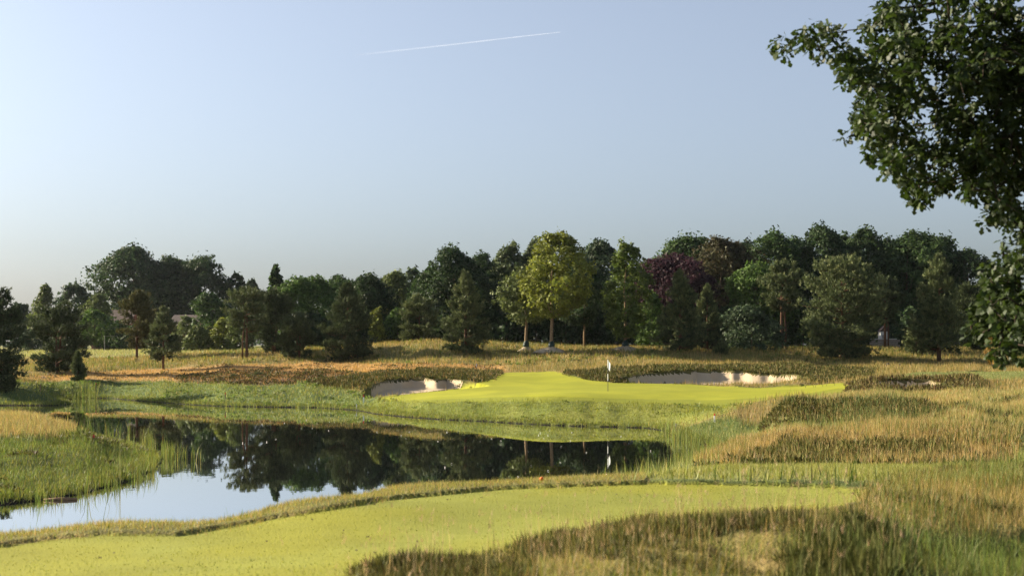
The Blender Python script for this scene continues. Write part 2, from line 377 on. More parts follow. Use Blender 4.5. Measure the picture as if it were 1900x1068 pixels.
# ------------------------------------------------------------------ ground cover patches (rows/columns give the outline; later wins)
BIG = 4000
PATCHES = [
 # key, outline, near, far, cover colour a, b
 ('rough',      [(-BIG*9, -BIG*9), (BIG*9, -BIG*9), (BIG*9, BIG*9), (-BIG*9, BIG*9)], 0, 1e5, (.20,.15,.055), (.12,.115,.035)),
 ('bankside',   [(-BIG*3, -BIG*3), (BIG*3, -BIG*3), (BIG*3, BIG*3), (-BIG*3, BIG*3)], 22, 60, (.11,.13,.04), (.07,.09,.025)),
 ('far_field',  [(-BIG, 0), (690, 0), (690, 900), (-BIG, 900)], 172, 1e5, (.24,.23,.085), (.19,.19,.06)),
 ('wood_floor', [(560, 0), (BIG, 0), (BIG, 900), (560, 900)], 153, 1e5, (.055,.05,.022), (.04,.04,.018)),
 ('meadow',     [(-BIG, 500), (BIG, 500), (BIG, 684), (700, 684), (640, 674), (480, 674), (300, 690), (-BIG, 700)], 136, 173, (.25,.19,.07), (.15,.14,.045)),
 ('sorrel',     [(30, 706), (100, 694), (300, 682), (520, 674), (700, 676), (940, 678), (940, 690), (700, 706), (600, 714), (500, 718), (300, 706), (100, 706)], 120, 153, (.40,.25,.10), (.32,.20,.08)),
 ('dark_heath', [(320, 696), (420, 686), (540, 686), (650, 692), (640, 702), (560, 710), (480, 716), (400, 713), (340, 707)], 120, 150, (.10,.06,.03), (.055,.05,.02)),
 ('far_bank',   [(-100, 790), (-100, 700), (60, 711), (130, 705), (300, 705), (480, 717), (560, 710), (650, 726), (700, 740), (690, 775), (500, 765), (344, 762), (200, 750), (0, 790)], 98, 136, (.11,.145,.045), (.075,.105,.035)),
 ('lip_left',   [(560, 712), (640, 700), (700, 692), (800, 686), (930, 687), (935, 698), (880, 712), (855, 718), (640, 724)], 108, 135, (.10,.085,.03), (.06,.06,.02)),
 ('lip_right',  [(1040, 692), (1150, 681), (1500, 677), (1610, 685), (1630, 691), (1590, 708), (1480, 722), (1130, 716), (1080, 704)], 112.5, 137, (.10,.09,.03), (.06,.065,.02)),
 ('fairway',    [(1640, 702), (1700, 690), (1920, 688), (BIG, 688), (BIG, 716), (1900, 714), (1800, 702)], 100, 127, (.19,.20,.065), (.13,.16,.05)),
 ('lip_small',  [(1550, 732), (1570, 712), (1620, 704), (1800, 700), (1830, 712), (1800, 730)], 90, 103, (.10,.085,.03), (.07,.06,.02)),
 ('flat_rough', [(1480, 742), (1560, 728), (1900, 722), (BIG, 720), (BIG, 780), (1760, 765), (1650, 748)], 66, 95, (.25,.19,.08), (.17,.15,.05)),
 ('front_bank', [(672, 780), (690, 744), (760, 738), (1000, 738), (1250, 745), (1400, 745), (1335, 772), (1280, 805), (1060, 800), (850, 792)], 79, 108, (.17,.18,.04), (.12,.145,.03)),
 ('green',      [(700, 741), (740, 733), (850, 720), (890, 707), (940, 690), (1030, 689), (1085, 703), (1140, 710), (1300, 714.5), (1400, 719), (1480, 716), (1560, 709), (1580, 714), (1560, 727), (1480, 738), (1350, 752), (1250, 748), (1100, 742), (900, 741), (800, 746)], 84, 130, (.262,.268,.022), (.225,.235,.020)),
 ('apron',      [(690, 744), (800, 741), (900, 737), (1000, 736), (1150, 739), (1300, 741), (1420, 737), (1500, 729), (1565, 719), (1566, 730), (1480, 741), (1350, 755), (1250, 751), (1100, 745), (900, 744), (800, 749)], 82, 130, (.195,.205,.022), (.17,.185,.02)),
 ('right_bank', [(1235, 815), (1270, 796), (1326, 776), (1400, 790), (1480, 802), (1400, 822), (1340, 850), (1240, 850)], 44, 82, (.12,.165,.055), (.085,.12,.04)),
 ('heather_mound', [(1335, 782), (1380, 762), (1450, 748), (1560, 738), (1700, 744), (1765, 768), (1710, 788), (1550, 790), (1400, 794)], 50, 70, (.09,.085,.03), (.055,.06,.018)),
 ('dry_mound',  [(1290, 864), (1300, 848), (1380, 822), (1480, 800), (1600, 790), (1750, 784), (1865, 795), (1892, 840), (1850, 866)], 32, 58, (.25,.18,.075), (.12,.105,.035)),
 ('mound_dark', [(1350, 862), (1390, 842), (1500, 826), (1640, 818), (1760, 822), (1800, 845), (1720, 858), (1640, 850), (1560, 862), (1450, 864)], 32, 56, (.13,.11,.035), (.08,.075,.022)),
 ('hillside',   [(1700, 795), (1765, 765), (1850, 742), (BIG, 700), (BIG, 850), (1905, 840), (1866, 796)], 36, 85, (.24,.20,.075), (.14,.14,.04)),
 ('side_patch', [(1882, 806), (BIG, 800), (BIG, 824), (1890, 824)], 36, 60, (.20,.24,.07), (.17,.21,.06)),
 ('strip',      [(1150, 893), (1220, 878), (1300, 868), (1400, 862), (1850, 862), (1900, 868), (1700, 888), (1640, 902)], 23, 42, (.21,.22,.075), (.17,.175,.055)),
 ('dry_spit',   [(-BIG, 755), (0, 762), (110, 778), (150, 800), (100, 816), (0, 815), (-BIG, 820)], 54, 92, (.27,.20,.09), (.18,.14,.055)),
 ('spit',       [(-BIG, 818), (0, 812), (90, 814), (150, 795), (330, 800), (340, 900), (150, 935), (-BIG, 960)], 40, 75, (.10,.125,.035), (.06,.08,.022)),
 ('tee',        [(-BIG*2, 1025), (0, 1010), (100, 997), (200, 988), (330, 990), (420, 974), (500, 960), (700, 925), (900, 905), (1050, 897), (1200, 893), (1400, 895), (1540, 899), (1618, 908), (1600, 924), (1540, 944), (1450, 958), (1200, 966), (1010, 1002), (900, 1042), (690, 1070), (560, 1400), (-BIG*2, 1900)], 3, 25, (.228,.226,.030), (.215,.226,.042)),
 ('fringe',     [(-BIG, 1010), (0, 1008), (100, 995), (200, 987), (330, 989), (420, 973), (500, 959), (700, 924), (900, 904), (1200, 892), (1200, 870), (900, 870), (700, 885), (500, 915), (330, 935), (200, 940), (0, 955), (-BIG, 970)], 14, 28.5, (.19,.17,.055), (.13,.13,.04)),
 ('fg_heath',   [(430, 1400), (680, 1056), (900, 1040), (1010, 1000), (1200, 964), (1450, 958), (1600, 945), (1660, 985), (1760, 1400)], 4, 16.5, (.24,.18,.065), (.15,.13,.04)),
 ('fg_dark',    [(950, 1046), (1000, 1006), (1200, 968), (1420, 958), (1510, 962), (1460, 992), (1250, 1000), (1060, 1034), (960, 1052)], 8, 16.5, (.075,.075,.022), (.05,.055,.015)),
 ('fg_bush',    [(1440, 1400), (1480, 1060), (1520, 1008), (1600, 976), (1690, 990), (1760, 1060), (1800, 1400)], 4, 15.5, (.055,.055,.018), (.04,.045,.012)),
 ('fg_tuft',    [(640, 1200), (690, 1060), (760, 1044), (920, 1040), (985, 1060), (1000, 1200)], 4, 13, (.07,.07,.02), (.05,.05,.015)),
 ('fg_right',   [(1590, 955), (1640, 903), (1700, 888), (1900, 850), (BIG, 800), (BIG, 1010), (1720, 1010), (1650, 980)], 11, 30, (.15,.135,.045), (.09,.10,.03)),
 ('fg_low',     [(1640, 985), (1720, 1005), (1850, 1002), (1905, 1040), (BIG, 1100), (BIG, 1900), (1700, 1900)], 4, 17, (.075,.085,.025), (.05,.06,.018)),  # cover colours darkened to paint in the shade of the hollow
 ('fg_patch',   [(1850, 1000), (BIG, 1000), (BIG, 1060), (1905, 1042)], 12, 17, (.20,.24,.045), (.17,.21,.04)),
]
PID = np.zeros(GX.shape, int)
jx = (fbm(GX * 1.3 + 40, GY * 1.3, 3) - .5)
jy = (fbm(GX * 1.3, GY * .8 + 90, 3) - .5)
for i, (k, poly, y0, y1, ca, cb) in enumerate(PATCHES):
    sharp = k in ('tee', 'green', 'fringe', 'apron')
    a = 0 if sharp else np.clip(900 / GY, 6, 34)
    b = 0 if sharp else np.clip(330 / GY, 2.5, 14)
    m = inpoly(PX + jx * a, PY0 + jy * b, poly) & (GY > y0) & (GY < y1)
    PID[m] = i
KEY = {k[0]: i for i, k in enumerate(PATCHES)}
for k in bunk_in: bunk_in[k] &= (PID != KEY['green']) & (PID != KEY['apron'])
anyb = bunk_in['left'] | bunk_in['right'] | bunk_in['small']
mown = np.isin(PID, [KEY['tee'], KEY['green'], KEY['apron'], KEY['strip'], KEY['fg_patch'], KEY['fairway'], KEY['far_field'], KEY['side_patch']])
amp = np.where(mown | anyb | (PID == KEY['fringe']), .0, np.clip(GY * .0022, .05, .22)) * sstep(0, 3, SD)
ZG = Zs + amp * ((fbm(GX / np.clip(GY * .02, .5, 3.0), GY / np.clip(GY * .02, .5, 3.0), 3) - .5) * 2)
fgm = np.isin(PID, [KEY['fg_heath'], KEY['fg_right'], KEY['fg_low'], KEY['fg_dark'], KEY['fg_bush'], KEY['fg_tuft']])
ZG = ZG + np.where(fgm, .16 * (fbm(GX * .9 + 5, GY * .9, 3) - .5), 0)
ZG = ZG + np.where(mown, .03 * (vnoise(GX * .18, GY * .18) - .5), 0) * sstep(0, 3, SD)
ZG = ZG + np.where(PID == KEY['green'], .16 * (vnoise(GX * .08 + 4, GY * .15) - .5), 0)
ZG[PID == KEY['fringe']] += .02
rr_ = np.isin(PID, [KEY['dry_mound'], KEY['hillside'], KEY['flat_rough'], KEY['heather_mound'], KEY['spit'], KEY['dry_spit']])
ZG = ZG + np.where(rr_, .38 * (fbm(GX * .28 + 71, GY * .22 + 3, 3) - .5), 0) * sstep(0, 4, SD)
ZG[PID == KEY['tee']] -= .03                    # mown surface lies a little below the turf around it

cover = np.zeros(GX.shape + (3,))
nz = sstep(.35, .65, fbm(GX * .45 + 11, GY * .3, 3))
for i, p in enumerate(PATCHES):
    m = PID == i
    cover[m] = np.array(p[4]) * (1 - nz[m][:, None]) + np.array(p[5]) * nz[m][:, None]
cover[SD < .42] = (.014, .012, .007)  # near-black pond bed and shore; the shadow line at the water's edge is painted in

def surf(px, y):
    """height of the land at a column/distance, by bilinear look-up"""
    u = px2u(px); v = np.log(np.asarray(y, float))
    iu = np.clip(np.searchsorted(fu, u) - 1, 0, len(fu) - 2); iv = np.clip(np.searchsorted(fy, v) - 1, 0, len(fy) - 2)
    a = np.clip((u - fu[iu]) / (fu[iu + 1] - fu[iu]), 0, 1); b = np.clip((v - fy[iv]) / (fy[iv + 1] - fy[iv]), 0, 1)
    return (ZG[iv, iu] * (1 - a) + ZG[iv, iu + 1] * a) * (1 - b) + (ZG[iv + 1, iu] * (1 - a) + ZG[iv + 1, iu + 1] * a) * b
def look(grid, px, y):
    u = px2u(px); v = np.log(np.asarray(y, float))
    iu = np.clip(np.searchsorted(fu, u) - 1, 0, len(fu) - 2); iv = np.clip(np.searchsorted(fy, v) - 1, 0, len(fy) - 2)
    return grid[iv, iu]
def at(px, py, y): return np.array([(px - CX) / F * y, y, EYE - (py - HY) * y / F])
def foot(px, y, dz=0.0): return np.array([(px - CX) / F * y, y, float(surf(px, y)) + dz])

nr, nc = GX.shape
idx = np.arange(nr * nc).reshape(nr, nc)
Q = np.stack([idx[:-1, :-1], idx[:-1, 1:], idx[1:, 1:], idx[1:, :-1]], -1).reshape(-1, 4)
VG = np.stack([GX, GY, ZG], -1).reshape(-1, 3)
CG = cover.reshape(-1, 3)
fid = np.zeros((nr - 1, nc - 1), int)
def fmask(m): return (m[:-1, :-1].astype(int) + m[:-1, 1:] + m[1:, 1:] + m[1:, :-1]) >= 3
ZN = ['ground', 'putting_green', 'tee_turf', 'bunker', 'bunker', 'bunker']
fid[fmask((PID == KEY['green']) | (PID == KEY['apron']))] = 1
fid[fmask(PID == KEY['tee'])] = 2
for q, k in enumerate(('left', 'right', 'small')): fid[fmask(bunk_in[k])] = 3 + q
SANDC = np.array([.42, .33, .225])
zmat = [M_GROUND, M_GREEN, M_TEE, M_SAND, M_SAND, M_SAND]
zlab = [('open rough land with dry grass, heath and pond bed', 'ground'), ('smooth mown yellow-green putting green around the flag', 'putting green'),
        ('pale mown teeing turf in the foreground', 'tee'), ('sand bunker at the left end of the putting green', 'bunker'),
        ('long scalloped sand bunker behind the flag', 'bunker'), ('narrow sand bunker right of the putting green', 'bunker')]
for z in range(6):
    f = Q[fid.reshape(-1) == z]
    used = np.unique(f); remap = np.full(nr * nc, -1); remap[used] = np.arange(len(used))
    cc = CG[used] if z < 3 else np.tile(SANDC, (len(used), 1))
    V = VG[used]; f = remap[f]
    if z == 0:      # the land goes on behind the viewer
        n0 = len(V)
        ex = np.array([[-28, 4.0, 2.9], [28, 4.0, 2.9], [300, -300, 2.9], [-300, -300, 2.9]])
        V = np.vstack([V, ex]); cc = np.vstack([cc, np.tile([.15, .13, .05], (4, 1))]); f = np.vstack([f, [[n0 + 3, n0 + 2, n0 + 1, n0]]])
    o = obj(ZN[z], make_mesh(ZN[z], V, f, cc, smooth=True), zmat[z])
    tag(o, zlab[z][0], zlab[z][1], kind='structure')

# ------------------------------------------------------------------ water
m, nt, out = new_mat('pond_water')
L = nt.links.new
geo = N(nt, 'ShaderNodeNewGeometry')
mp = N(nt, 'ShaderNodeMapping'); mp.inputs['Scale'].default_value = (.9, .5, 1)
w1 = N(nt, 'ShaderNodeTexNoise'); w1.inputs['Scale'].default_value = 2.0; w1.inputs['Detail'].default_value = 3
L(geo.outputs['Position'], mp.inputs[0]); L(mp.outputs[0], w1.inputs['Vector'])
bp = N(nt, 'ShaderNodeBump'); bp.inputs['Strength'].default_value = .045; bp.inputs['Distance'].default_value = .02
L(w1.outputs[0], bp.inputs['Height'])
bs = N(nt, 'ShaderNodeBsdfDiffuse'); bs.inputs['Color'].default_value = (.012, .014, .012, 1)
gl = N(nt, 'ShaderNodeBsdfGlossy'); gl.inputs['Roughness'].default_value = .012; gl.inputs['Color'].default_value = (.97, .98, 1, 1)
lw = N(nt, 'ShaderNodeLayerWeight'); lw.inputs['Blend'].default_value = .5      # facing: 1 at grazing, 0 looking straight down
pw = N(nt, 'ShaderNodeMath', operation='POWER'); pw.inputs[1].default_value = 1.6
L(lw.outputs['Facing'], pw.inputs[0])
mx = N(nt, 'ShaderNodeMixShader')
L(pw.outputs[0], mx.inputs[0]); L(bs.outputs[0], mx.inputs[1]); L(gl.outputs[0], mx.inputs[2])
L(bp.outputs[0], gl.inputs['Normal']); L(mx.outputs[0], out.inputs[0])
M_WATER = m
bmw = bmesh.new()
_p = np.array(POND); _e = np.roll(_p, -1, 0) - np.roll(_p, 1, 0); _nn = np.stack([_e[:, 1], -_e[:, 0]], 1); _nn /= np.linalg.norm(_nn, axis=1)[:, None]
_q = _p + _nn * .5
if sdist(_q[:, 0], _q[:, 1], POND).mean() < 0: _q = _p - _nn * .5
vv = [bmw.verts.new((x, y, 0)) for x, y in _q]
bmw.faces.new(vv); bmesh.ops.triangulate(bmw, faces=bmw.faces[:])
bmesh.ops.recalc_face_normals(bmw, faces=bmw.faces[:])
if bmw.faces[:][0].normal.z < 0: bmesh.ops.reverse_faces(bmw, faces=bmw.faces[:])
mew = bpy.data.meshes.new('pond'); bmw.to_mesh(mew); bmw.free()
tag(obj('pond', mew, M_WATER), 'still dark pond mirroring sky and trees', 'pond', kind='structure')

# ------------------------------------------------------------------ small vegetation
def lerp_cols(n, pal):
    """random mixtures of palette colours"""
    pal = np.array(pal); k = rng.integers(0, len(pal), n); j = rng.integers(0, len(pal), n); t = rng.random(n)[:, None]
    return (pal[k] * (1 - t) + pal[j] * t) * rng.uniform(.75, 1.25, n)[:, None]

def blades(P, h, w, lean, cols, seg=1, tipcol=None):
    """upright tapering blades: one triangle, or a bent one of three"""
    n = len(P)
    a = rng.uniform(0, 2 * np.pi, n); side = np.stack([np.cos(a), np.sin(a), np.zeros(n)], 1)
    b = rng.uniform(0, 2 * np.pi, n); ln = rng.normal(0, 1, n) * lean
    ld = np.stack([np.cos(b), np.sin(b), np.zeros(n)], 1) * ln[:, None]
    h = np.broadcast_to(h, n); w = np.broadcast_to(w, n)
    tip = P + ld * h[:, None] + np.array([0, 0, 1]) * (h * np.sqrt(np.clip(1 - ln ** 2 * .5, .3, 1)))[:, None]
    if seg == 1:
        V = np.stack([P - side * w[:, None] / 2, P + side * w[:, None] / 2, tip], 1).reshape(-1, 3)
        Fc = np.arange(3 * n).reshape(-1, 3)
        tc = cols if tipcol is None else tipcol
        return V, Fc, np.stack([cols, cols, tc], 1).reshape(-1, 3)
    mid = P + ld * h[:, None] * .3 + np.array([0, 0, .58]) * h[:, None]
    V = np.stack([P - side * w[:, None] / 2, P + side * w[:, None] / 2, mid + side * w[:, None] * .4, mid - side * w[:, None] * .4, tip], 1).reshape(-1, 3)
    o = np.arange(n) * 5
    Fc = np.concatenate([np.stack([o, o + 1, o + 2], 1), np.stack([o, o + 2, o + 3], 1), np.stack([o + 3, o + 2, o + 4], 1)])
    tc = cols if tipcol is None else tipcol
    return V, Fc, np.stack([cols, cols, (cols + tc) / 2, (cols + tc) / 2, tc], 1).reshape(-1, 3)

def heather(P, r, h, cols, k=12, lw=.35):
    """cushions of short stiff sprigs"""
    n = len(P)
    r = np.broadcast_to(r, n); h = np.broadcast_to(h, n)
    d = rng.normal(0, 1, (n, k, 3)); d[..., 2] = np.abs(d[..., 2]) * .8 + .15
    d /= np.linalg.norm(d, axis=2)[..., None]
    base = P[:, None] + d * np.array([.55, .55, .35]) * np.stack([r, r, h], 1)[:, None]
    tip = P[:, None] + d * np.stack([r, r, h], 1)[:, None] * rng.uniform(.8, 1.35, (n, k))[..., None]
    s = rng.normal(0, 1, (n, k, 3)); s -= d * (s * d).sum(2)[..., None]; s /= np.linalg.norm(s, axis=2)[..., None]
    w = (r[:, None] * lw)[..., None]
    V = np.stack([base - s * w / 2, base + s * w / 2, tip], 2).reshape(-1, 3)
    c = (cols[:, None] * rng.uniform(.7, 1.35, (n, k))[..., None])
    return V, np.arange(len(V)).reshape(-1, 3), np.repeat(c.reshape(-1, 3), 3, 0)

def join(parts):
    V = []; Fc = []; Cc = []; o = 0
    for v, f, c in parts:
        V.append(v); Fc.append(f + o); Cc.append(c); o += len(v)
    return np.vstack(V), np.vstack(Fc), np.vstack(Cc)

FRAME = .40     # build the small plants a little beyond the picture's sides
def scatter(keys, dens, y0=None, y1=None, extra=None, umin=-FRAME, umax=FRAME, clump=None):
    """random points on the land inside the given patches, dens per square metre"""
    out = []
    for key in (keys if isinstance(keys, (list, tuple)) else [keys]):
        i = KEY[key]; m = (PID == i) & (np.abs(GU) < FRAME + .02) & (SD > 0)
        if not m.any(): continue
        a, b = (GY[m].min() if y0 is None else max(y0, GY[m].min())), (GY[m].max() if y1 is None else min(y1, GY[m].max()))
        u0, u1 = max(umin, GU[m].min()), min(umax, GU[m].max())
        if a >= b or u0 >= u1: continue
        n = int(dens * (u1 - u0) * (b * b - a * a) / 2)
        y = np.sqrt(rng.uniform(a * a, b * b, n)); u = rng.uniform(u0, u1, n)
        px = CX + F * u
        j = .35 * np.clip(y / 30, .6, 1)
        ok = (look(PID, px + rng.normal(0, 1, n) * j * F / y, y + rng.normal(0, 1, n) * j) == i) & (look(SD, px, y) > .12)
        for k in bunk_in: ok &= ~look(bunk_in[k], px, y)
        x = u * y
        if clump is not None:
            sc, lo, hi = clump
            ok &= rng.random(n) < sstep(lo, hi, fbm(x * sc + 31, y * sc * .8 + 7, 3))
        px, y = px[ok], y[ok]
        out.append(np.stack([(px - CX) / F * y, y, surf(px, y)], 1))
    return np.vstack(out) if out else np.zeros((0, 3))

DRY = [(.42,.30,.13), (.34,.24,.10), (.26,.19,.07), (.38,.25,.12), (.24,.20,.07)]
OLIVE = [(.17,.16,.045), (.13,.14,.035), (.22,.19,.06), (.10,.12,.03)]
FRESH = [(.13,.18,.045), (.10,.145,.04), (.16,.19,.055), (.085,.12,.035), (.19,.20,.06)]
BLUISH = [(.12,.17,.07), (.10,.15,.06), (.16,.20,.08), (.09,.13,.05)]
LIME = [(.22,.23,.045), (.18,.20,.04), (.25,.23,.06), (.15,.17,.035)]
RUST = [(.48,.27,.11), (.42,.23,.09), (.52,.35,.15), (.34,.20,.075)]
HEA = [(.075,.085,.025), (.055,.065,.018), (.10,.095,.03), (.085,.065,.03), (.12,.11,.035)]
HEAB = [(.11,.065,.035), (.075,.055,.025), (.13,.085,.045), (.06,.055,.02)]
PALE = [(.30,.29,.11), (.24,.25,.085), (.33,.28,.12), (.20,.22,.07)]

stuff_tris = 0
def stuff(name, parts, mat, label, cat):
    global stuff_tris
    V, Fc, Cc = join([p for p in parts if len(p[0])])
    stuff_tris += len(Fc)
    o = obj(name, make_mesh(name, V, Fc, Cc), mat)
    return tag(o, label, cat, kind='stuff')

def grass(P, hm, wm, lean, pal, seg=1, tip=None, hv=.35):
    n = len(P)
    h = hm * np.clip(rng.normal(1, hv, n), .35, 2.0)
    c = lerp_cols(n, pal)
    t = None if tip is None else lerp_cols(n, tip)
    return blades(P, h, wm * rng.uniform(.7, 1.3, n), lean, c, seg, t)

def sprigs(P, r, h, pal, k=12, lw=.35):
    n = len(P)
    s = rng.uniform(.6, 1.3, n)
    return heather(P, r * s, h * s, lerp_cols(n, pal), k, lw)

# --- far side of the pond
P1 = scatter('meadow', 22); P2 = scatter('meadow', 9, clump=(.22, .45, .6))
stuff('meadow_grass', [grass(P1, .32, .05, .25, DRY + OLIVE), grass(P2, .42, .05, .2, FRESH + OLIVE), sprigs(scatter('meadow', .5, clump=(.18, .5, .6)), .4, .4, FRESH + OLIVE, 14), sprigs(scatter('meadow', .7, clump=(.15, .52, .62)), .35, .3, HEA, 12)], M_BLADE, 'tall dry meadow grass along the foot of the far trees', 'grass')
P1 = scatter('sorrel', 30); P2 = scatter('sorrel', 2.0, clump=(.4, .5, .62))
stuff('sorrel_grass', [grass(P1, .16, .05, .35, RUST + DRY), sprigs(P2, .32, .22, HEA + HEAB, 8)], M_BLADE, 'rusty orange low grass on the flat beyond the far pond bank', 'grass')
P1 = scatter('dark_heath', 9, clump=(.5, .3, .5)); P2 = scatter('dark_heath', 14)
stuff('heath_shrub', [sprigs(P1, .33, .25, HEAB + HEA, 9), grass(P2, .2, .05, .3, RUST)], M_HEATH, 'dark brown heather patch on the orange flat at left', 'heather')
P1 = scatter('far_bank', 44); P2 = scatter('far_bank', 10, clump=(.3, .45, .6))
stuff('bank_grass', [grass(P1, .18, .05, .45, FRESH + BLUISH[:1] + LIME + PALE[:2]), grass(P2, .26, .05, .3, OLIVE + PALE), sprigs(scatter('far_bank', 1.6, clump=(.35, .48, .58)), .3, .26, FRESH, 12)], M_BLADE, 'lush green grass on the far left pond bank', 'grass')
P1 = scatter('lip_left', 20); P2 = scatter('lip_left', 12)
stuff('heather', [sprigs(P1, .25, .27, HEA, 10), grass(P2, .32, .045, .3, OLIVE + RUST)], M_HEATH, 'dark heather overhanging the left bunker', 'heather')
P1 = scatter('lip_right', 19); P2 = scatter('lip_right', 9)
stuff('heather', [sprigs(P1, .25, .27, HEA, 10), grass(P2, .34, .045, .3, OLIVE + DRY)], M_HEATH, 'dark green heather band above the long bunker', 'heather')
P1 = scatter('lip_small', 14); P2 = scatter('lip_small', 22)
stuff('heather', [sprigs(P1, .28, .32, HEA + HEAB, 11), grass(P2, .38, .04, .3, DRY + OLIVE)], M_HEATH, 'tufted brown heather around the small bunker at right', 'heather')
P1 = scatter('fairway', 60)
stuff('fairway_grass', [grass(P1, .06, .03, .4, PALE + FRESH)], M_BLADE, 'short green fairway grass at the far right', 'grass')
P1 = scatter('front_bank', 70); P2 = scatter('front_bank', 22, clump=(.5, .45, .62))
stuff('slope_grass', [grass(P1, .12, .03, .5, LIME), grass(P2, .22, .035, .45, FRESH + LIME), sprigs(scatter('front_bank', 1.2, clump=(.4, .5, .6)), .24, .16, FRESH + OLIVE, 12)], M_BLADE, 'yellow-green grass on the slope below the putting green', 'grass')
P1 = scatter('wood_floor', 6, y1=172); P2 = scatter('far_field', 4, y1=230)
stuff('field_grass', [grass(P1, .4, .06, .3, OLIVE), grass(P2, .3, .07, .3, PALE)], M_BLADE, 'sparse grass on the field and wood edge beyond the meadow', 'grass')

# --- right side
P1 = scatter('flat_rough', 75); P2 = scatter('flat_rough', 20, clump=(.4, .45, .6))
stuff('dry_grass', [grass(P1, .2, .03, .4, DRY + PALE), grass(P2, .24, .03, .3, FRESH)], M_BLADE, 'pale dry grass flat between putting green and right edge', 'grass')
P1 = scatter('heather_mound', 46, clump=(.45, .32, .48)); P2 = scatter('heather_mound', 60); P3 = scatter('heather_mound', 40, clump=(.5, .45, .6))
stuff('heather', [sprigs(P1, .2, .2, HEA, 12), grass(P2, .3, .022, .3, OLIVE + DRY), grass(P3, .35, .022, .3, FRESH + BLUISH)], M_HEATH, 'dark heather covering the mound right of the pond end', 'heather')
P1 = scatter('right_bank', 170); P2 = scatter('right_bank', 50)
stuff('bank_grass', [grass(P1, .17, .025, .45, BLUISH + FRESH), grass(P2, .22, .025, .35, PALE)], M_BLADE, 'bright green bank grass at the right end of the pond', 'grass')
P1 = scatter('dry_mound', 190); P2 = scatter('dry_mound', 40, clump=(.45, .47, .56)); P3 = scatter('dry_mound', 130, clump=(.35, .42, .56))
stuff('dry_grass', [grass(P1, .27, .018, .3, DRY), sprigs(P2, .19, .2, HEA, 12), grass(P3, .27, .02, .25, OLIVE + FRESH)], M_BLADE, 'tall tan grass on the low mound in front of the heather', 'grass')
P1 = scatter('mound_dark', 45); P2 = scatter('mound_dark', 150); P3 = scatter('mound_dark', 60, clump=(.5, .45, .6))
stuff('heather', [sprigs(P1, .19, .2, HEA, 12), grass(P2, .26, .018, .35, OLIVE + DRY), grass(P3, .24, .02, .35, FRESH)], M_HEATH, 'dark heather patches on the front of the tan mound', 'heather')
P1 = scatter('hillside', 120); P2 = scatter('hillside', 70, clump=(.3, .45, .6)); P3 = scatter('hillside', 12, clump=(.3, .55, .66))
stuff('dry_grass', [grass(P1, .24, .02, .35, PALE + DRY), grass(P2, .25, .022, .3, FRESH), sprigs(P3, .25, .28, HEA, 12)], M_BLADE, 'pale grass rising to the right edge of the picture', 'grass')
P1 = scatter('strip', 420)
stuff('strip_grass', [grass(P1, .09, .012, .45, PALE + LIME)], M_BLADE, 'cut pale green grass strip behind the tee', 'grass')
P1 = scatter('bankside', 60, umin=.02); P2 = scatter('rough', 30, y0=55, y1=140)
stuff('rough_grass', [grass(P1, .28, .025, .35, FRESH + PALE), grass(P2, .3, .035, .3, DRY + OLIVE)], M_BLADE, 'mixed rough grass between the near pond shore and the mounds', 'grass')

# --- left spit
P1 = scatter('dry_spit', 170); P2 = scatter('dry_spit', 40, clump=(.4, .45, .6))
stuff('dry_grass', [grass(P1, .3, .022, .35, DRY + PALE), grass(P2, .25, .025, .3, OLIVE)], M_BLADE, 'orange-tan dry grass on the back of the left spit', 'grass')
P1 = scatter('spit', 210); P2 = scatter('spit', 70, clump=(.35, .45, .6)); P3 = scatter('spit', 16, clump=(.5, .52, .64))
stuff('bank_grass', [grass(P1, .15, .022, .5, FRESH + OLIVE), grass(P2, .24, .024, .35, FRESH), sprigs(P3, .25, .2, HEA, 12)], M_BLADE, 'green grass covering the left spit down to the water', 'grass')

# --- foreground
P1 = scatter('fringe', 1000); P2 = scatter('fringe', 12)
stuff('fringe_grass', [grass(P1, .06, .007, .55, LIME + PALE + DRY), grass(P2, .11, .005, .35, FRESH, 3)], M_BLADE, 'uncut grass fringe between the tee and the pond', 'grass')
P1 = scatter('fg_heath', 160, y0=7, clump=(.9, .5, .58)); P2 = scatter('fg_heath', 2400, y0=7, clump=(.75, .60, .42)); P3 = scatter('fg_heath', 120, y0=7); P4 = scatter('fg_heath', 900, y0=7, clump=(1.2, .45, .58))
stuff('dry_grass', [grass(P2, .07, .005, .6, DRY + PALE + LIME), grass(P3, .16, .004, .35, DRY + OLIVE, 3), grass(P4, .10, .005, .55, LIME + FRESH), sprigs(P1, .07, .08, HEA, 14, .15)], M_BLADE, 'sunlit dry tufted grass in the foreground below the tee', 'grass')
P1 = scatter('fg_dark', 420); P2 = scatter('fg_dark', 900, clump=(1.2, .42, .6)); P3 = scatter('fg_dark', 90)
stuff('heather', [sprigs(P1, .075, .11, HEA, 15, .14), grass(P2, .12, .005, .5, LIME + OLIVE), grass(P3, .2, .004, .4, DRY, 3)], M_HEATH, 'dark heather belt along the lower edge of the tee', 'heather')
P1 = scatter('fg_bush', 480, y0=7); P2 = scatter('fg_bush', 350, y0=7, clump=(1.2, .45, .6))
stuff('heather', [sprigs(P1, .085, .15, HEA[:3], 17, .14), grass(P2, .16, .005, .5, OLIVE + FRESH, 3)], M_HEATH, 'dark bushy heather on the crest at the right foreground', 'heather')
P1 = scatter('fg_tuft', 420, y0=7); P2 = scatter('fg_tuft', 500, y0=7)
stuff('heather', [sprigs(P1, .07, .10, HEA, 15, .14), grass(P2, .10, .005, .5, DRY + OLIVE)], M_HEATH, 'dark heather tuft at the bottom centre edge', 'heather')
P1 = scatter('fg_right', 900); P2 = scatter('fg_right', 260, clump=(.7, .42, .6)); P3 = scatter('fg_right', 45, clump=(.6, .5, .58))
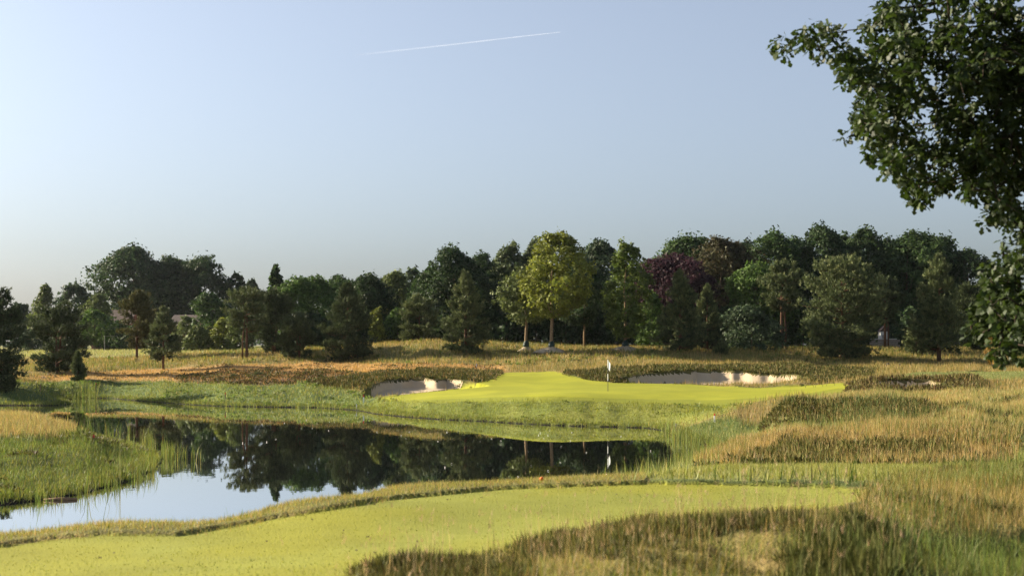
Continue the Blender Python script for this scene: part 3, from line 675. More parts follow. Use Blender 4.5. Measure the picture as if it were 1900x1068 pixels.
stuff('tussock_grass', [grass(P1, .13, .007, .5, OLIVE + DRY), grass(P2, .24, .006, .45, FRESH + OLIVE, 3), sprigs(P3, .12, .15, HEA, 22, .16)], M_BLADE, 'tall tussock grass at the right foreground', 'grass')
P1 = scatter('fg_low', 1500, y0=7); P2 = scatter('fg_low', 120, y0=7)
stuff('tussock_grass', [grass(P1, .10, .006, .5, FRESH[1:2] + OLIVE[1:] + HEA[:2]), grass(P2, .22, .006, .35, FRESH, 3)], M_BLADE, 'green grass in the hollow at the bottom right corner', 'grass')  # darker blade palette carries the hollow's shade in its colour
# thin seed stalks rising in front of the tee
n = 420
y = rng.uniform(9.0, 16.0, n); px = rng.uniform(430, 1700, n)
ok = (look(PID, px, y) != KEY['tee']) | (look(PID, px, y - .8) != KEY['tee']) | (rng.random(n) < .06)
px, y = px[ok], y[ok]
P1 = np.stack([(px - CX) / F * y, y, surf(px, y)], 1)
V, Fc, Cc = grass(P1, .36, .0035, .25, [(.42,.32,.17), (.36,.27,.13), (.46,.36,.2)], 3)
tips = V.reshape(-1, 5, 3)[:, 4]
hd = grass(np.repeat(tips - [0, 0, .04], 4, 0) + rng.normal(0, .012, (len(tips) * 4, 3)), .05, .005, .5, [(.42,.30,.18), (.36,.24,.15)])
stuff('seed_stalks', [(V, Fc, Cc), hd], M_BLADE, 'thin tan seed stalks standing in front of the tee', 'grass')
# --- reeds standing in the shallows: column, distance, spread, count, height
RE = [(140, 125.6, 12, 50, 1.2), (165, 127.6, 14, 70, 1.4), (310, 60.5, 10, 130, .6), (330, 60, 14, 50, .6), (360, 59, 22, 16, .6), (255, 50.8, 25, 100, .45), (200, 48, 30, 90, .4),
      (150, 46, 30, 70, .4), (70, 43.9, 40, 70, .4), (280, 54.5, 10, 90, .5), (222, 49.2, 2, 8, 1.7), (205, 47.6, 3, 5, 1.5), (160, 46.0, 3, 5, 1.3), (215, 70.8, 40, 70, .8), (275, 66.5, 14, 70, .8), (150, 77.5, 20, 50, .8),
      (1240, 78, 10, 120, .6), (1258, 72.6, 14, 200, .6), (1290, 69.3, 20, 220, .55), (1325, 64, 9, 160, .6), (1305, 58.5, 14, 200, .65), (1265, 55.5, 22, 220, .65),
      (1215, 51, 22, 200, .6), (1160, 47.5, 28, 160, .6), (600, 108.6, 70, 120, .4), (450, 110.6, 80, 120, .4)]
parts = []
for p, y, sp, n, h in RE:
    xx = p + rng.normal(0, sp * .6, n); yy = y + rng.normal(0, .5 + y * .004, n)
    z = np.maximum(surf(xx, yy), -.02)
    parts.append(grass(np.stack([(xx - CX) / F * yy, yy, z], 1), h, .007 + y * .0002, .2, FRESH + OLIVE, 3, hv=.3))
stuff('reeds', parts, M_BLADE, 'green reeds standing along the pond edge', 'reeds')
# --- floating white petals
n = 48
y = rng.uniform(50, 82, n); px = rng.normal(1080, 150, n)
px[:12] = rng.uniform(430, 700, 12); y[:12] = rng.uniform(60, 95, 12)
ok = look(SD, px, y) < -1.0
px, y = px[ok], y[ok]; n = len(px)
s = .02 + rng.random(n) * .035
c = np.stack([(px - CX) / F * y, y, np.full(n, .006)], 1)
ang = rng.uniform(0, 6.28, n)
quad = [np.stack([np.cos(ang + k * np.pi / 2) * s, np.sin(ang + k * np.pi / 2) * s * .7, np.full(n, (.0, .035)[k % 2])], 1) + c for k in range(4)]
o = obj('floating_petals', make_mesh('floating_petals', np.stack(quad, 1).reshape(-1, 3), np.arange(4 * n).reshape(-1, 4)), plain_mat('petals', (.75, .74, .68), .6))
tag(o, 'tiny white specks floating on the dark water', 'petals', kind='stuff')
# fallen leaves on the tee
P1 = scatter('tee', 90, y0=10.5); P2 = scatter('tee', 60, y0=10.5, clump=(.5, .45, .6))
stuff('tee_grass', [grass(P1, .012, .012, .8, LIME), grass(P2, .014, .012, .8, FRESH + LIME)], M_BLADE, 'closely mown grass blades of the tee', 'grass')
# overhanging grass along the water line
pp = np.array(POND); a_, b_ = pp, np.roll(pp, -1, 0); ln_ = np.linalg.norm(b_ - a_, axis=1)
vis_ = np.array([(abs((x / y)) < .42) for x, y in POND]); nb_ = (ln_ * 95 * vis_).astype(int); ix = np.repeat(np.arange(len(pp)), nb_)
t_ = rng.random(len(ix))[:, None]; e_ = (b_ - a_)[ix]; nn_ = np.stack([e_[:, 1], -e_[:, 0]], 1) / (np.linalg.norm(e_, axis=1)[:, None] + 1e-9)
q_ = a_[ix] * (1 - t_) + b_[ix] * t_ + nn_ * rng.uniform(.08, 1.0, (len(ix), 1))
if (sdist(q_[:, 0], q_[:, 1], POND) > 0).mean() < .5: q_ = 2 * (a_[ix] * (1 - t_) + b_[ix] * t_) - q_
ppx = CX + F * q_[:, 0] / q_[:, 1]
P1 = np.stack([q_[:, 0], q_[:, 1], np.maximum(surf(ppx, q_[:, 1]), .0)], 1)
stuff('shore_grass', [grass(P1, .2, .035, .6, FRESH + OLIVE + LIME)], M_BLADE, 'dark tufty grass overhanging the water line all round the pond', 'grass')
n = 60
y = rng.uniform(12, 22, n); px = rng.uniform(150, 1600, n)
ok = look(PID, px, y) == KEY['tee']; px, y = px[ok], y[ok]; n = len(px)
c = np.stack([(px - CX) / F * y, y, surf(px, y) + .012], 1); ang = rng.uniform(0, 6.28, n); s = rng.uniform(.010, .026, n)
quad = [np.stack([np.cos(ang + k * np.pi / 2) * s, np.sin(ang + k * np.pi / 2) * s * .6, np.full(n, (.0, .018)[k % 2])], 1) + c for k in range(4)]
o = obj('fallen_leaves', make_mesh('fallen_leaves', np.stack(quad, 1).reshape(-1, 3), np.arange(4 * n).reshape(-1, 4)), plain_mat('fallen_leaf', (.07, .055, .025), .7))
tag(o, 'small dark fallen leaves scattered on the tee turf', 'leaves', kind='stuff')

# ------------------------------------------------------------------ trees
def leaf_tris(Pc, Nrm, size):
    """one small triangle per leaf clump at Pc facing Nrm"""
    n = len(Pc)
    a = rng.normal(0, 1, (n, 3)); a -= Nrm * (a * Nrm).sum(1)[:, None]; a /= np.linalg.norm(a, axis=1)[:, None] + 1e-9
    b = np.cross(Nrm, a)
    s = size * rng.uniform(.6, 1.35, n)
    s = s[:, None]
    V = np.stack([Pc + a * s * .75, Pc - a * s * .45 + b * s * .55, Pc - a * s * .45 - b * s * .55], 1).reshape(-1, 3)
    return V, np.arange(3 * n).reshape(-1, 3)

PROF = {
 'dome': lambda t: np.clip(np.sin(np.pi * np.clip(t, 0, 1) ** .85), 0, 1) ** .55,
 'round': lambda t: np.sqrt(np.clip(1 - (2 * t - 1) ** 2, 0, 1)) ** .9,
 'tall': lambda t: np.clip(np.sin(np.pi * (np.clip(t, 0, 1) * .90 + .06)), 0, 1) ** .6 * (1.08 - .25 * t),
 'spire': lambda t: np.minimum(1, np.clip(t, 0, 1) * 4 + .25) * np.clip(1.02 - t, 0, 1) ** .62,
 'bush': lambda t: np.clip(1 - np.clip(t, 0, 1) ** 2.2, 0, 1) ** .5,
}
def broad_crown(H, W, hb, prof, n, size, pal, clumps=None, ragged=.35, porous=0.0):
    """leaf clumps spread through the crown volume between hb and H; returns mesh arrays and clump centres"""
    ch = H - hb
    M = clumps or int(np.clip(70 + 45 * ch / max(W, .5), 90, 230))
    W = W * 1.1
    t = rng.random(M) ** .9
    ang = rng.uniform(0, 2 * np.pi, M)
    rp = PROF[prof](t) * W
    rc = np.clip(np.minimum(W, ch) * rng.uniform(.09, .26, M), .2, None)
    lobs = rng.random()
    lob = 1 + ragged * (vnoise(ang * 1.3 + 50 * lobs, t * 4) - .5)
    rad = np.clip(rp * lob - rc * .55, 0, None) * np.sqrt(rng.uniform(.15, 1, M)) ** .7
    c = np.stack([np.cos(ang) * rad, np.sin(ang) * rad, hb + np.clip(t * ch, rc * .6, ch - rc * .75)], 1)
    # stray sprays on the outline
    K = int(M * .4)
    t2 = rng.random(K) ** .6; a2 = rng.uniform(0, 2 * np.pi, K)
    r2 = PROF[prof](t2) * W * rng.uniform(.92, 1.08, K)
    c2 = np.stack([np.cos(a2) * r2, np.sin(a2) * r2, hb + t2 * ch * rng.uniform(.97, 1.04, K)], 1)
    c = np.vstack([c, c2]); rc = np.concatenate([rc, rng.uniform(.03, .08, K) * min(W, ch) + .1])
    tint = rng.uniform(.62, 1.35, len(c))
    wgt = rc ** 1.9; cnt = rng.multinomial(int(n), wgt / wgt.sum())
    ci = np.repeat(np.arange(len(c)), cnt); m = len(ci)
    d = rng.normal(0, 1, (m, 3)); d /= np.linalg.norm(d, axis=1)[:, None]
    rr = rng.random(m) ** .42
    Pc = c[ci] + d * (rr * rc[ci])[:, None] * np.array([1.05, 1.05, .8])
    fill = rng.random(m) < .16                      # loose leaves between the clumps, mostly near the surface
    nf = int(fill.sum()); tf = rng.random(nf) ** .9; af = rng.uniform(0, 2 * np.pi, nf)
    rf = PROF[prof](tf) * W * (1 + ragged * 1.5 * (fbm(af * 2.2 + 30 * lobs, tf * 7, 2) - .58)) * rng.uniform(.25, 1, nf) ** .35
    Pc[fill] = np.stack([np.cos(af) * rf, np.sin(af) * rf, hb + tf * ch + rng.normal(0, .03 * ch, nf)], 1)
    d[fill] = np.stack([np.cos(af), np.sin(af), tf - .3], 1)
    nn = d * .8 + np.array([0, 0, .45]) + rng.normal(0, .55, (m, 3)); nn /= np.linalg.norm(nn, axis=1)[:, None]
    ph = rng.uniform(0, 6.28, 6); wk = rng.uniform(1.6, 3.0, 3)
    def warp(p):                                    # every crown grows lopsided in its own way
        zz = (p[:, 2] - hb) / ch
        q = p.copy(); f = np.sin(np.pi * np.clip(zz, 0, 1)) ** .5 * .8 + .2
        q[:, 0] += W * .20 * f * (np.sin(wk[0] * 2.2 * zz + ph[0]) + .6 * np.sin(wk[1] * p[:, 1] / W + ph[1]))
        q[:, 1] += W * .20 * f * np.sin(wk[1] * 2.2 * zz + ph[2])
        q[:, 2] += ch * .035 * np.sin(wk[2] * p[:, 0] / W + ph[3]) * np.clip(zz * 1.4, 0, 1) + ch * .02 * np.sin(2.3 * wk[0] * p[:, 0] / W + ph[4]) * np.clip(zz, 0, 1)
        return q
    Pc = warp(Pc); c = warp(c)
    V, Fc = leaf_tris(Pc, nn, size)
    cc = lerp_cols(m, pal) * tint[ci][:, None]
    return V, Fc, np.repeat(cc, 3, 0), c, rc

def trunk_mesh(name, H, r0, c, hb, nl=9, lean=(0, 0), fork=None, n=7):
    mb = MB()
    ks = np.linspace(0, 1, 7)
    wob = rng.normal(0, .012 * H, (7, 2)); wob[0] = 0
    pts = [(lean[0] * k * k + wob[i, 0] * k, lean[1] * k * k + wob[i, 1] * k, H * k - (.25 if i == 0 else 0)) for i, k in enumerate(ks)]
    mb.tube(pts, r0 * (1.25 - 1.1 * ks) + .012, n)
    if len(c):
        sel = rng.choice(len(c), min(nl, len(c)), replace=False)
        for s in sel:
            e = c[s]; k = np.clip((e[2] - .45 * np.hypot(e[0], e[1])) / H, hb / H * .85, .92)
            i = k * 6; i0 = min(int(i), 5); f = i - i0
            p0 = np.array(pts[i0]) * (1 - f) + np.array(pts[i0 + 1]) * f
            mid = (p0 + e) / 2 + np.array([0, 0, -.06 * np.linalg.norm(e - p0)])
            rr = r0 * (1.25 - 1.1 * k) * .5
            mb.tube([p0, mid, e], [rr, rr * .6, rr * .2 + .005], 5)
    return mb

tree_count = [0]
def tree_root(name, label, cat, base, group):
    e = bpy.data.objects.new(name, None); C.objects.link(e); e.location = base; e.empty_display_size = .5
    tag(e, label, cat, group); tree_count[0] += 1
    return e

def broadleaf(px, ptop, hw, Y, hb, prof, pal, name, label, dens=1.0, bark=None, r0=None, group=None, zoff=0.0, ragged=.35, cat='tree', limbs=9):
    base = foot(px, Y, zoff)
    H = at(px, ptop, Y)[2] - base[2]; W = hw * Y / F
    pxm = 1422.0 / Y
    n = np.clip(2.15 * dens * (W * 2 * pxm) * (H * (1 - hb) * pxm), 1500, 23000)
    size = 2.2 / pxm / math.sqrt(max(dens, .5))
    V, Fc, Cc, c, rc = broad_crown(H, W, H * hb, prof, n, size, pal, ragged=ragged)
    root = tree_root(name, label, cat, base, group)
    obj('crown', make_mesh('crown', V, Fc, Cc), M_LEAF, root)
    tm = trunk_mesh('trunk', H * .88, r0 or max(.06, H * .016), c, H * hb, nl=limbs)
    tm.build('trunk', bark or M_BARK, root, smooth=True)
    return root

def pine(px, ptop, hw, Y, hb, label, pal=None, tips=None, dens=1.0, bare=0.0, lean=0.0, prof='cone', tops=1, group='pines around the pond', twin=None, name='pine_tree', zoff=0.0, bark=None, r0=None):
    base = foot(px, Y, zoff)
    H = at(px, ptop, Y)[2] - base[2]; W = hw * Y / F
    pxm = 1422.0 / Y
    pal = pal or PINE; tips = tips or PTIP
    h0 = H * hb
    T = []; AX = []; TP = []
    nb = int(np.clip((H - h0) * 8.5 * dens + 30, 40, 170))
    stems = [(0., 0., 1.0)] if tops == 1 else [(rng.uniform(-.28, .28) * W, rng.uniform(-.2, .2) * W, rng.uniform(.86, 1.0)) for _ in range(tops)]
    stems[0] = (stems[0][0], stems[0][1], 1.0)
    ends = []
    for b in range(nb):
        sx, sy, sh = stems[b % len(stems)]
        t = (b + rng.random()) / nb
        z = h0 + (H * sh * .97 - h0) * t
        if prof == 'cone': pr = min(1, .5 + 3.5 * t) * (1.03 - t) ** .72
        elif prof == 'umbrella': pr = max(.15, math.sin(math.pi * min(1, t * .85 + .12)) ** .8)
        else: pr = max(.1, math.sin(math.pi * (t * .86 + .1)) ** .6)
        Lb = W * pr * rng.uniform(.62, 1.12)
        a = rng.uniform(0, 2 * np.pi)
        el = R(-8 + 52 * t ** 1.4 + rng.normal(0, 9))
        d = np.array([math.cos(a) * math.cos(el), math.sin(a) * math.cos(el), math.sin(el)])
        sd = np.array([-math.sin(a), math.cos(a), 0])
        m = int(np.clip(4 + Lb * 11 * dens, 6, 46))
        s = rng.uniform(.25 if Lb > 1 else .1, 1.0, m) ** .75
        off = rng.normal(0, 1, m) * .20 * Lb * s
        P = np.array([sx * t, sy * t, z]) + d * (s * Lb)[:, None] + sd * off[:, None]
        P[:, 2] += .10 * Lb * s ** 2 + rng.normal(0, .05 * W, m)
        ends.append(np.array([sx * t, sy * t, z]) + d * Lb * .9)
        T.append(P)
        AX.append(d * .55 + np.array([0, 0, .55 + .5 * t]) + rng.normal(0, .28, (m, 3)))
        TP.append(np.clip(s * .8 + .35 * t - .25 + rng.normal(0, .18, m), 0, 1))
    for sx, sy, sh in stems:      # leaders
        m = 26
        zz = H * sh * rng.uniform(.84, 1.0, m)
        T.append(np.stack([sx + rng.normal(0, .03 * W, m), sy + rng.normal(0, .03 * W, m), zz], 1)); AX.append(np.array([0, 0, 1.]) + rng.normal(0, .3, (m, 3))); TP.append(np.full(m, .8))
    T = np.vstack(T); AX = np.vstack(AX); TP = np.concatenate(TP)
    if lean: T[:, 0] += lean * (T[:, 2] / H) ** 2
    AX /= np.linalg.norm(AX, axis=1)[:, None]
    k = 9
    nT = len(T)
    dd = AX[:, None] + rng.normal(0, .42, (nT, k, 3)); dd /= np.linalg.norm(dd, axis=2)[..., None]
    ln = (2.9 / pxm) * rng.uniform(.7, 1.3, (nT, k))[..., None]
    sid = rng.normal(0, 1, (nT, k, 3)); sid -= dd * (sid * dd).sum(2)[..., None]; sid /= np.linalg.norm(sid, axis=2)[..., None]
    w = .85 / pxm
    b0 = T[:, None] + rng.normal(0, .55 / pxm, (nT, k, 3))
    V = np.stack([b0 - sid * w / 2, b0 + sid * w / 2, b0 + dd * ln], 2).reshape(-1, 3)
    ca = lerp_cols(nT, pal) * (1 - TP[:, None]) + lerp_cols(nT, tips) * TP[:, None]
    Cc = np.repeat(np.repeat(ca, k, 0) * rng.uniform(.8, 1.2, nT * k)[:, None], 3, 0)
    root = tree_root(name, label, 'pine tree', base, group)
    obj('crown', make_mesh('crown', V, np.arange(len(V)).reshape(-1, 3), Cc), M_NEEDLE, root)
    mb = MB()
    rr0 = r0 or max(.05, H * .018)
    for q, (sx, sy, sh) in enumerate(stems):
        ks = np.linspace(0, 1, 6)
        mb.tube([(sx * kk + lean * kk * kk, sy * kk, H * sh * .96 * kk - (.25 if i == 0 else 0)) for i, kk in enumerate(ks)], rr0 * (1.2 - 1.1 * ks) + .01, 7)
        if len(stems) == 1: break
    if twin: mb.tube([(twin[0], twin[1], -.25), (twin[0] * .9, 0, H * .3), (twin[0] * .4, 0, H * .6), (twin[0] * .8, 0, H * .85)], [rr0 * .7, rr0 * .6, rr0 * .4, .02], 6)
    for e in ends[::2]:
        zt = max(h0 * .95, e[2] - .15 * W)
        mb.tube([(lean * (zt / H) ** 2, 0, zt), tuple(e)], [rr0 * .3, .012], 4)
    mb.build('trunk', bark or M_BARKP, root, smooth=True)
    return root

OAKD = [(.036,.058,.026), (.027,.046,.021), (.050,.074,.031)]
MID = [(.046,.076,.028), (.036,.062,.024), (.064,.096,.034)]
BRIGHT = [(.072,.118,.032), (.056,.095,.028), (.095,.14,.04)]
YEL = [(.165,.185,.040), (.13,.155,.035), (.19,.20,.05)]
PALEG = [(.10,.125,.045), (.085,.11,.04), (.125,.145,.055)]
BIRCH = [(.085,.11,.05), (.07,.095,.045), (.11,.13,.06)]
BLUEG = [(.05,.075,.04), (.04,.06,.032), (.07,.095,.05)]
PURP = [(.040,.020,.026), (.030,.016,.020), (.055,.028,.034)]
REDG = [(.06,.06,.028), (.05,.05,.024), (.075,.06,.035)]
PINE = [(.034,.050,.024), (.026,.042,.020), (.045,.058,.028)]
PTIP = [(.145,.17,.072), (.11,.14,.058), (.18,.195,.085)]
PBROWN = [(.060,.058,.024), (.048,.048,.02), (.075,.068,.03)]
PBTIP = [(.12,.115,.045), (.10,.10,.04)]
PDARK = [(.024,.036,.018), (.02,.03,.016)]
PDTIP = [(.07,.088,.04), (.09,.11,.048)]

GW = 'woodland trees behind the green'
GF = 'far trees at the left'
# --- back rows of the wood
BL = [  # column, top row, half width, distance, clear stem, outline, palette, name, label
 (845,460,48,176,.08,'dome',OAKD,'oak_tree','tall dark tree with a thin spray on top, left end of the high wood'),
 (800,500,42,180,.05,'dome',MID,'broadleaf_tree','sunlit green tree stepping down from the left end of the high wood'),
 (890,470,42,182,.08,'dome',OAKD,'oak_tree','dark domed tree between the sprayed tall tree and the drooping birch'),
 (945,457,32,187,.12,'tall',BIRCH,'birch_tree','grey-green drooping birch rising left of the yellow-green planted tree'),
 (1000,452,28,188,.12,'tall',BIRCH,'birch_tree','pale birch top just behind the yellow-green planted tree'),
 (1058,465,34,186,.08,'dome',PALEG,'broadleaf_tree','soft pale green crown right behind the yellow-green planted tree'),
 (1112,452,44,189,.08,'dome',BLUEG,'broadleaf_tree','bluish rounded crown between the two tallest planted trees'),
 (1215,482,34,186,.05,'dome',BRIGHT,'broadleaf_tree','bright green crown showing above and left of the purple beech'),
 (1238,478,56,172,.06,'round',PURP,'copper_beech','dark purple copper beech in the woodland edge'),
 (1275,440,62,190,.06,'dome',MID,'broadleaf_tree','big green domed tree rising behind the purple beech'),
 (1338,436,60,181,.06,'dome',REDG,'broadleaf_tree','large tree with reddish-brown tinged crown in the wood'),
 (1402,490,42,167,.06,'tall',BRIGHT,'maple_tree','bright sunlit green tree in front of the tall central wood'),
 (1438,430,56,188,.06,'dome',MID,'broadleaf_tree','ragged-topped tall tree right of the reddish-brown crown'),
 (1522,431,52,188,.06,'dome',OAKD,'broadleaf_tree','tall dark tree with wind-swept top behind the widest pine'),
 (1612,434,56,190,.06,'dome',OAKD,'broadleaf_tree','dark tree with feathery pointed top, third crown from the right end'),
 (1682,430,62,188,.06,'dome',MID,'broadleaf_tree','broad sunlit crown behind and left of the tall right-hand pine'),
 (1748,444,50,190,.06,'dome',OAKD,'oak_tree','rounded dark crown behind the top of the tall right-hand pine'),
 (1795,468,42,184,.06,'dome',OAKD,'oak_tree','last dark crown of the wood sloping down at its right end'),
 (1858,520,46,192,.05,'dome',BLUEG,'broadleaf_tree','lower bluish tree beyond the wood end, behind the hanging oak leaves'),
 (690,515,46,186,.05,'dome',OAKD,'broadleaf_tree','dark tree peeping over the right shoulder of the biggest left pine'),
 (632,518,44,190,.05,'dome',MID,'broadleaf_tree','green tree directly behind the top of the biggest left pine'),
 (742,508,36,192,.05,'dome',PALEG,'broadleaf_tree','yellowish-green crown in the low gap of the wood'),
 (765,500,22,200,.10,'tall',BLUEG,'broadleaf_tree','thin twiggy tree top sticking out of the low gap'),
 (545,514,44,176,.08,'tall',BRIGHT,'broadleaf_tree','sunlit light green tree right of the bare-topped tree'),
 (590,520,38,180,.06,'dome',BRIGHT,'broadleaf_tree','second light green tree, nearer the biggest left pine'),
 (1306,452,44,200,.1,'dome',MID,'broadleaf_tree','green crown filling the dip left of the reddish-brown crown'),
 (1390,446,40,202,.1,'dome',OAKD,'broadleaf_tree','dark crown filling the dip right of the reddish-brown crown'),
 (1482,446,44,203,.1,'dome',MID,'broadleaf_tree','crown between the ragged-topped tree and the wind-swept tree'),
 (1566,446,44,204,.1,'dome',MID,'broadleaf_tree','crown filling the dip behind the widest pine'),
 (1648,444,44,203,.1,'dome',OAKD,'broadleaf_tree','dark crown left of the broad sunlit crown'),
 (1716,446,40,204,.1,'dome',OAKD,'broadleaf_tree','crown showing just left of the tall right-hand pine tip'),
 (1082,474,36,202,.1,'dome',BLUEG,'broadleaf_tree','hazy low crown left of the bluish rounded crown'),
 (918,486,36,200,.1,'dome',MID,'broadleaf_tree','crown filling the dip left of the drooping birch'),
 (972,478,34,202,.1,'dome',OAKD,'broadleaf_tree','dark crown between the drooping birch and the pale birch top'),
 (664,532,40,204,.1,'dome',MID,'broadleaf_tree','low crown right behind the tip of the biggest left pine'),
 (716,530,36,206,.1,'dome',OAKD,'broadleaf_tree','low dark crown left of the yellowish-green crown'),
 (512,500,20,182,.28,'spire',OAKD,'broadleaf_tree','sparse half-bare tree poking above the dark left pines'),
]
for px, pt, hw, Y, hb, pf, pal, nm, lab in BL:
    hw = hw * 1.32
    broadleaf(px, pt, hw, Y, hb, pf, pal, nm, lab, group=GW, ragged=.55, dens=.35 if 'half-bare' in lab or 'twiggy' in lab else 1.0)
# --- far trees at the left
FL = [
 (36,560,24,285,.05,'tall',BLUEG,'broadleaf_tree','small hazy tree just right of the dark pine at the left edge'),
 (83,530,32,268,.04,'spire',PALEG,'lime_tree','pointed sunlit tree above the pale grey roof'),
 (138,527,40,282,.04,'tall',BLUEG,'broadleaf_tree','hazy rounded tree between the pointed tree and the great oaks'),
 (184,545,30,262,.06,'tall',PALEG,'broadleaf_tree','sunlit tree at the left foot of the great oaks'),
 (176,575,32,232,.18,'tall',BRIGHT,'broadleaf_tree','young fresh green tree with a visible stem at the field edge'),
 (248,466,88,330,.08,'dome',OAKD,'oak_tree','highest of the great domed oaks at the left'),
 (312,484,78,335,.08,'dome',OAKD,'oak_tree','middle great oak in the dark domed group'),
 (372,484,84,330,.08,'dome',OAKD,'oak_tree','right-hand great oak with a rounded shoulder'),
 (438,510,17,332,.35,'round',OAKD,'oak_tree','small loose tuft of tree at the right end of the great oaks'),
 (468,520,20,338,.30,'dome',BLUEG,'broadleaf_tree','low hazy crown beyond the right end of the great oaks'),
 (394,542,38,222,.08,'dome',MID,'broadleaf_tree','green tree left of the two-stemmed pine, below the great oaks'),
 (345,586,26,226,.03,'bush',PALEG,'broadleaf_tree','pale bushy tree in front of the red-brown gable'),
]
for px, pt, hw, Y, hb, pf, pal, nm, lab in FL:
    broadleaf(px, pt, hw, Y, hb, pf, pal, nm, lab, group=GF, ragged=.5)
SH = [(60,612,24,240,BLUEG,'hazy hedge bush under the pale grey roof'), (215,596,30,238,MID,'green hedge bush under the light brown roof'), (245,604,28,236,MID,'hedge bush directly behind the brownish pine'), (292,608,26,236,MID,'hedge bush between the paired pines'),
      (135,606,28,238,MID,'hedge bush behind the two-topped pine'), (362,606,20,203,PALEG,'leftmost light green shrub of the row at the field edge'), (388,604,20,206,PALEG,'second light green shrub of the row at the field edge'),
      (414,592,24,204,YEL,'yellowish third shrub of the row at the field edge'), (440,580,26,202,PALEG,'tallest shrub of the row, beside the two-stemmed pine'),
      (700,570,15,170,YEL,'small yellow-green shrub beside the biggest left pine'), (738,572,26,172,BRIGHT,'fresh green shrub in the gap behind the grassy mound'),
      (1210,545,24,162,BRIGHT,'light green shrub at the foot of the purple beech'), (1395,566,56,155,BLUEG,'wide grey-green thicket between two pines right of centre')]
for px, pt, hw, Y, pal, lab in SH:
    broadleaf(px, pt, hw, Y, .0, 'bush', pal, 'shrub', lab, group='shrubs along the wood edge', cat='shrub', limbs=6, r0=.05)
# --- dark understory between the stems
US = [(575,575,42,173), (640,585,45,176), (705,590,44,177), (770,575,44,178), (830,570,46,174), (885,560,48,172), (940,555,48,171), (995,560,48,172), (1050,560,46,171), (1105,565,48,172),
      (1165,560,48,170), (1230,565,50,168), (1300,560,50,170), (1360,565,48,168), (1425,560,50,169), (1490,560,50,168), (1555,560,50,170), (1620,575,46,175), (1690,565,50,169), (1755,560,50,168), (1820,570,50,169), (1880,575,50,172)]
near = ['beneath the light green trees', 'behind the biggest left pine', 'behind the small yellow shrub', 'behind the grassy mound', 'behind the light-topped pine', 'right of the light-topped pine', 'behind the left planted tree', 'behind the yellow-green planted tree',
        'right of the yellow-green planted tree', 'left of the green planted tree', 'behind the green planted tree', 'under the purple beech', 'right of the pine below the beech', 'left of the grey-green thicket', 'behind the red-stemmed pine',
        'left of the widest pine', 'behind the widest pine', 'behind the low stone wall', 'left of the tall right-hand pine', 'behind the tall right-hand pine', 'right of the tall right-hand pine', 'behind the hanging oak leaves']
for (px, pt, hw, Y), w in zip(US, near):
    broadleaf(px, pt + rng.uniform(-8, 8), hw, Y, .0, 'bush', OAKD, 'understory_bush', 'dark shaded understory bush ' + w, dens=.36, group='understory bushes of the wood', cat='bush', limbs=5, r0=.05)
# --- planted young trees with clear stems
broadleaf(1023, 436, 60, 146, .29, 'tall', YEL, 'planted_tree', 'tall yellow-green planted tree with clear straight stem, behind the green', bark=M_BARKY, r0=.15, group='staked young trees on the slope', ragged=.95, dens=1.0)
broadleaf(976, 498, 46, 150, .34, 'tall', PALEG, 'planted_tree', 'smaller green planted tree left of the yellow-green one', bark=M_BARKY, r0=.13, group='staked young trees on the slope', ragged=.5)
broadleaf(1160, 454, 42, 148, .13, 'tall', [(.085,.12,.03), (.07,.10,.028), (.11,.14,.04)], 'planted_tree', 'slender green planted tree standing on a pale soil mound right of the flag', bark=M_BARKY, r0=.13, group='staked young trees on the slope', ragged=.9, dens=.8)
broadleaf(1084, 490, 44, 157, .28, 'tall', OAKD, 'planted_tree', 'dark leafy tree with thin stem between the yellow-green and slender trees', bark=M_BARKY, r0=.09, group='staked young trees on the slope', ragged=.5)
# --- pines
pine(-2, 544, 60, 117, .02, 'dark dense pine on the shaded bank at the left edge', PDARK, PDTIP, prof='round', tops=2, dens=1.7)
pine(-100, 500, 58, 128, .06, 'dark pine just outside the left edge, its shadow on the far bank', PDARK, PDTIP, prof='round', dens=1.0)
pine(106, 572, 58, 143, .04, 'dark two-topped pine on the left above the small sapling', PINE, PDTIP, prof='round', tops=2, dens=1.2)
pine(145, 654, 16, 134, .0, 'tiny bushy pine sapling on the orange flat', PINE, PTIP, dens=2.0)
pine(254, 549, 40, 165, .22, 'brownish sunlit pine, left of the pair on the field edge', PBROWN, PBTIP, prof='round')
pine(303, 570, 44, 150, .20, 'dark pine with bare lower trunk, right of the pair on the field edge', PDARK + PINE, PTIP, prof='cone')
pine(458, 538, 44, 155, .42, 'two-stemmed open pine with high crown on the left flat', PINE, PTIP, prof='umbrella', twin=(-.5, .1), dens=.8)
pine(508, 545, 50, 160, .08, 'very dark dense pine right of the two-stemmed pine', PDARK, PDTIP, prof='round', tops=2)
pine(556, 590, 42, 153, .03, 'low broad dark pine left of the biggest left pine', PINE, PDTIP, prof='round', tops=2)
pine(645, 530, 66, 151, .03, 'biggest dark pine left of the grassy mound', PDARK + PINE, PDTIP, prof='cone', dens=1.15)
pine(778, 560, 42, 167, .03, 'hazy green pine behind the grassy mound', PINE, PTIP, prof='round')
pine(864, 507, 58, 149, .03, 'pine with pale upright shoots at the top, right of the grassy mound', PINE, PTIP, prof='cone', dens=1.15)
pine(1262, 505, 58, 147, .04, 'dark bushy pine with pale tip below the purple beech', PINE, PTIP, prof='cone', dens=1.1)
pine(1312, 530, 36, 150, .04, 'shorter dark pine pressed against the right of the bushy one', PDARK, PTIP, prof='cone')
pine(1450, 490, 44, 157, .45, 'open pine with reddish bare stem and high crown', PINE, PTIP, prof='umbrella', twin=(.5, .2), r0=.16)
pine(1562, 495, 82, 143, .02, 'widest spreading pine, low and bushy, right of the long bunker', PINE, PTIP, prof='round', tops=1, dens=1.5)
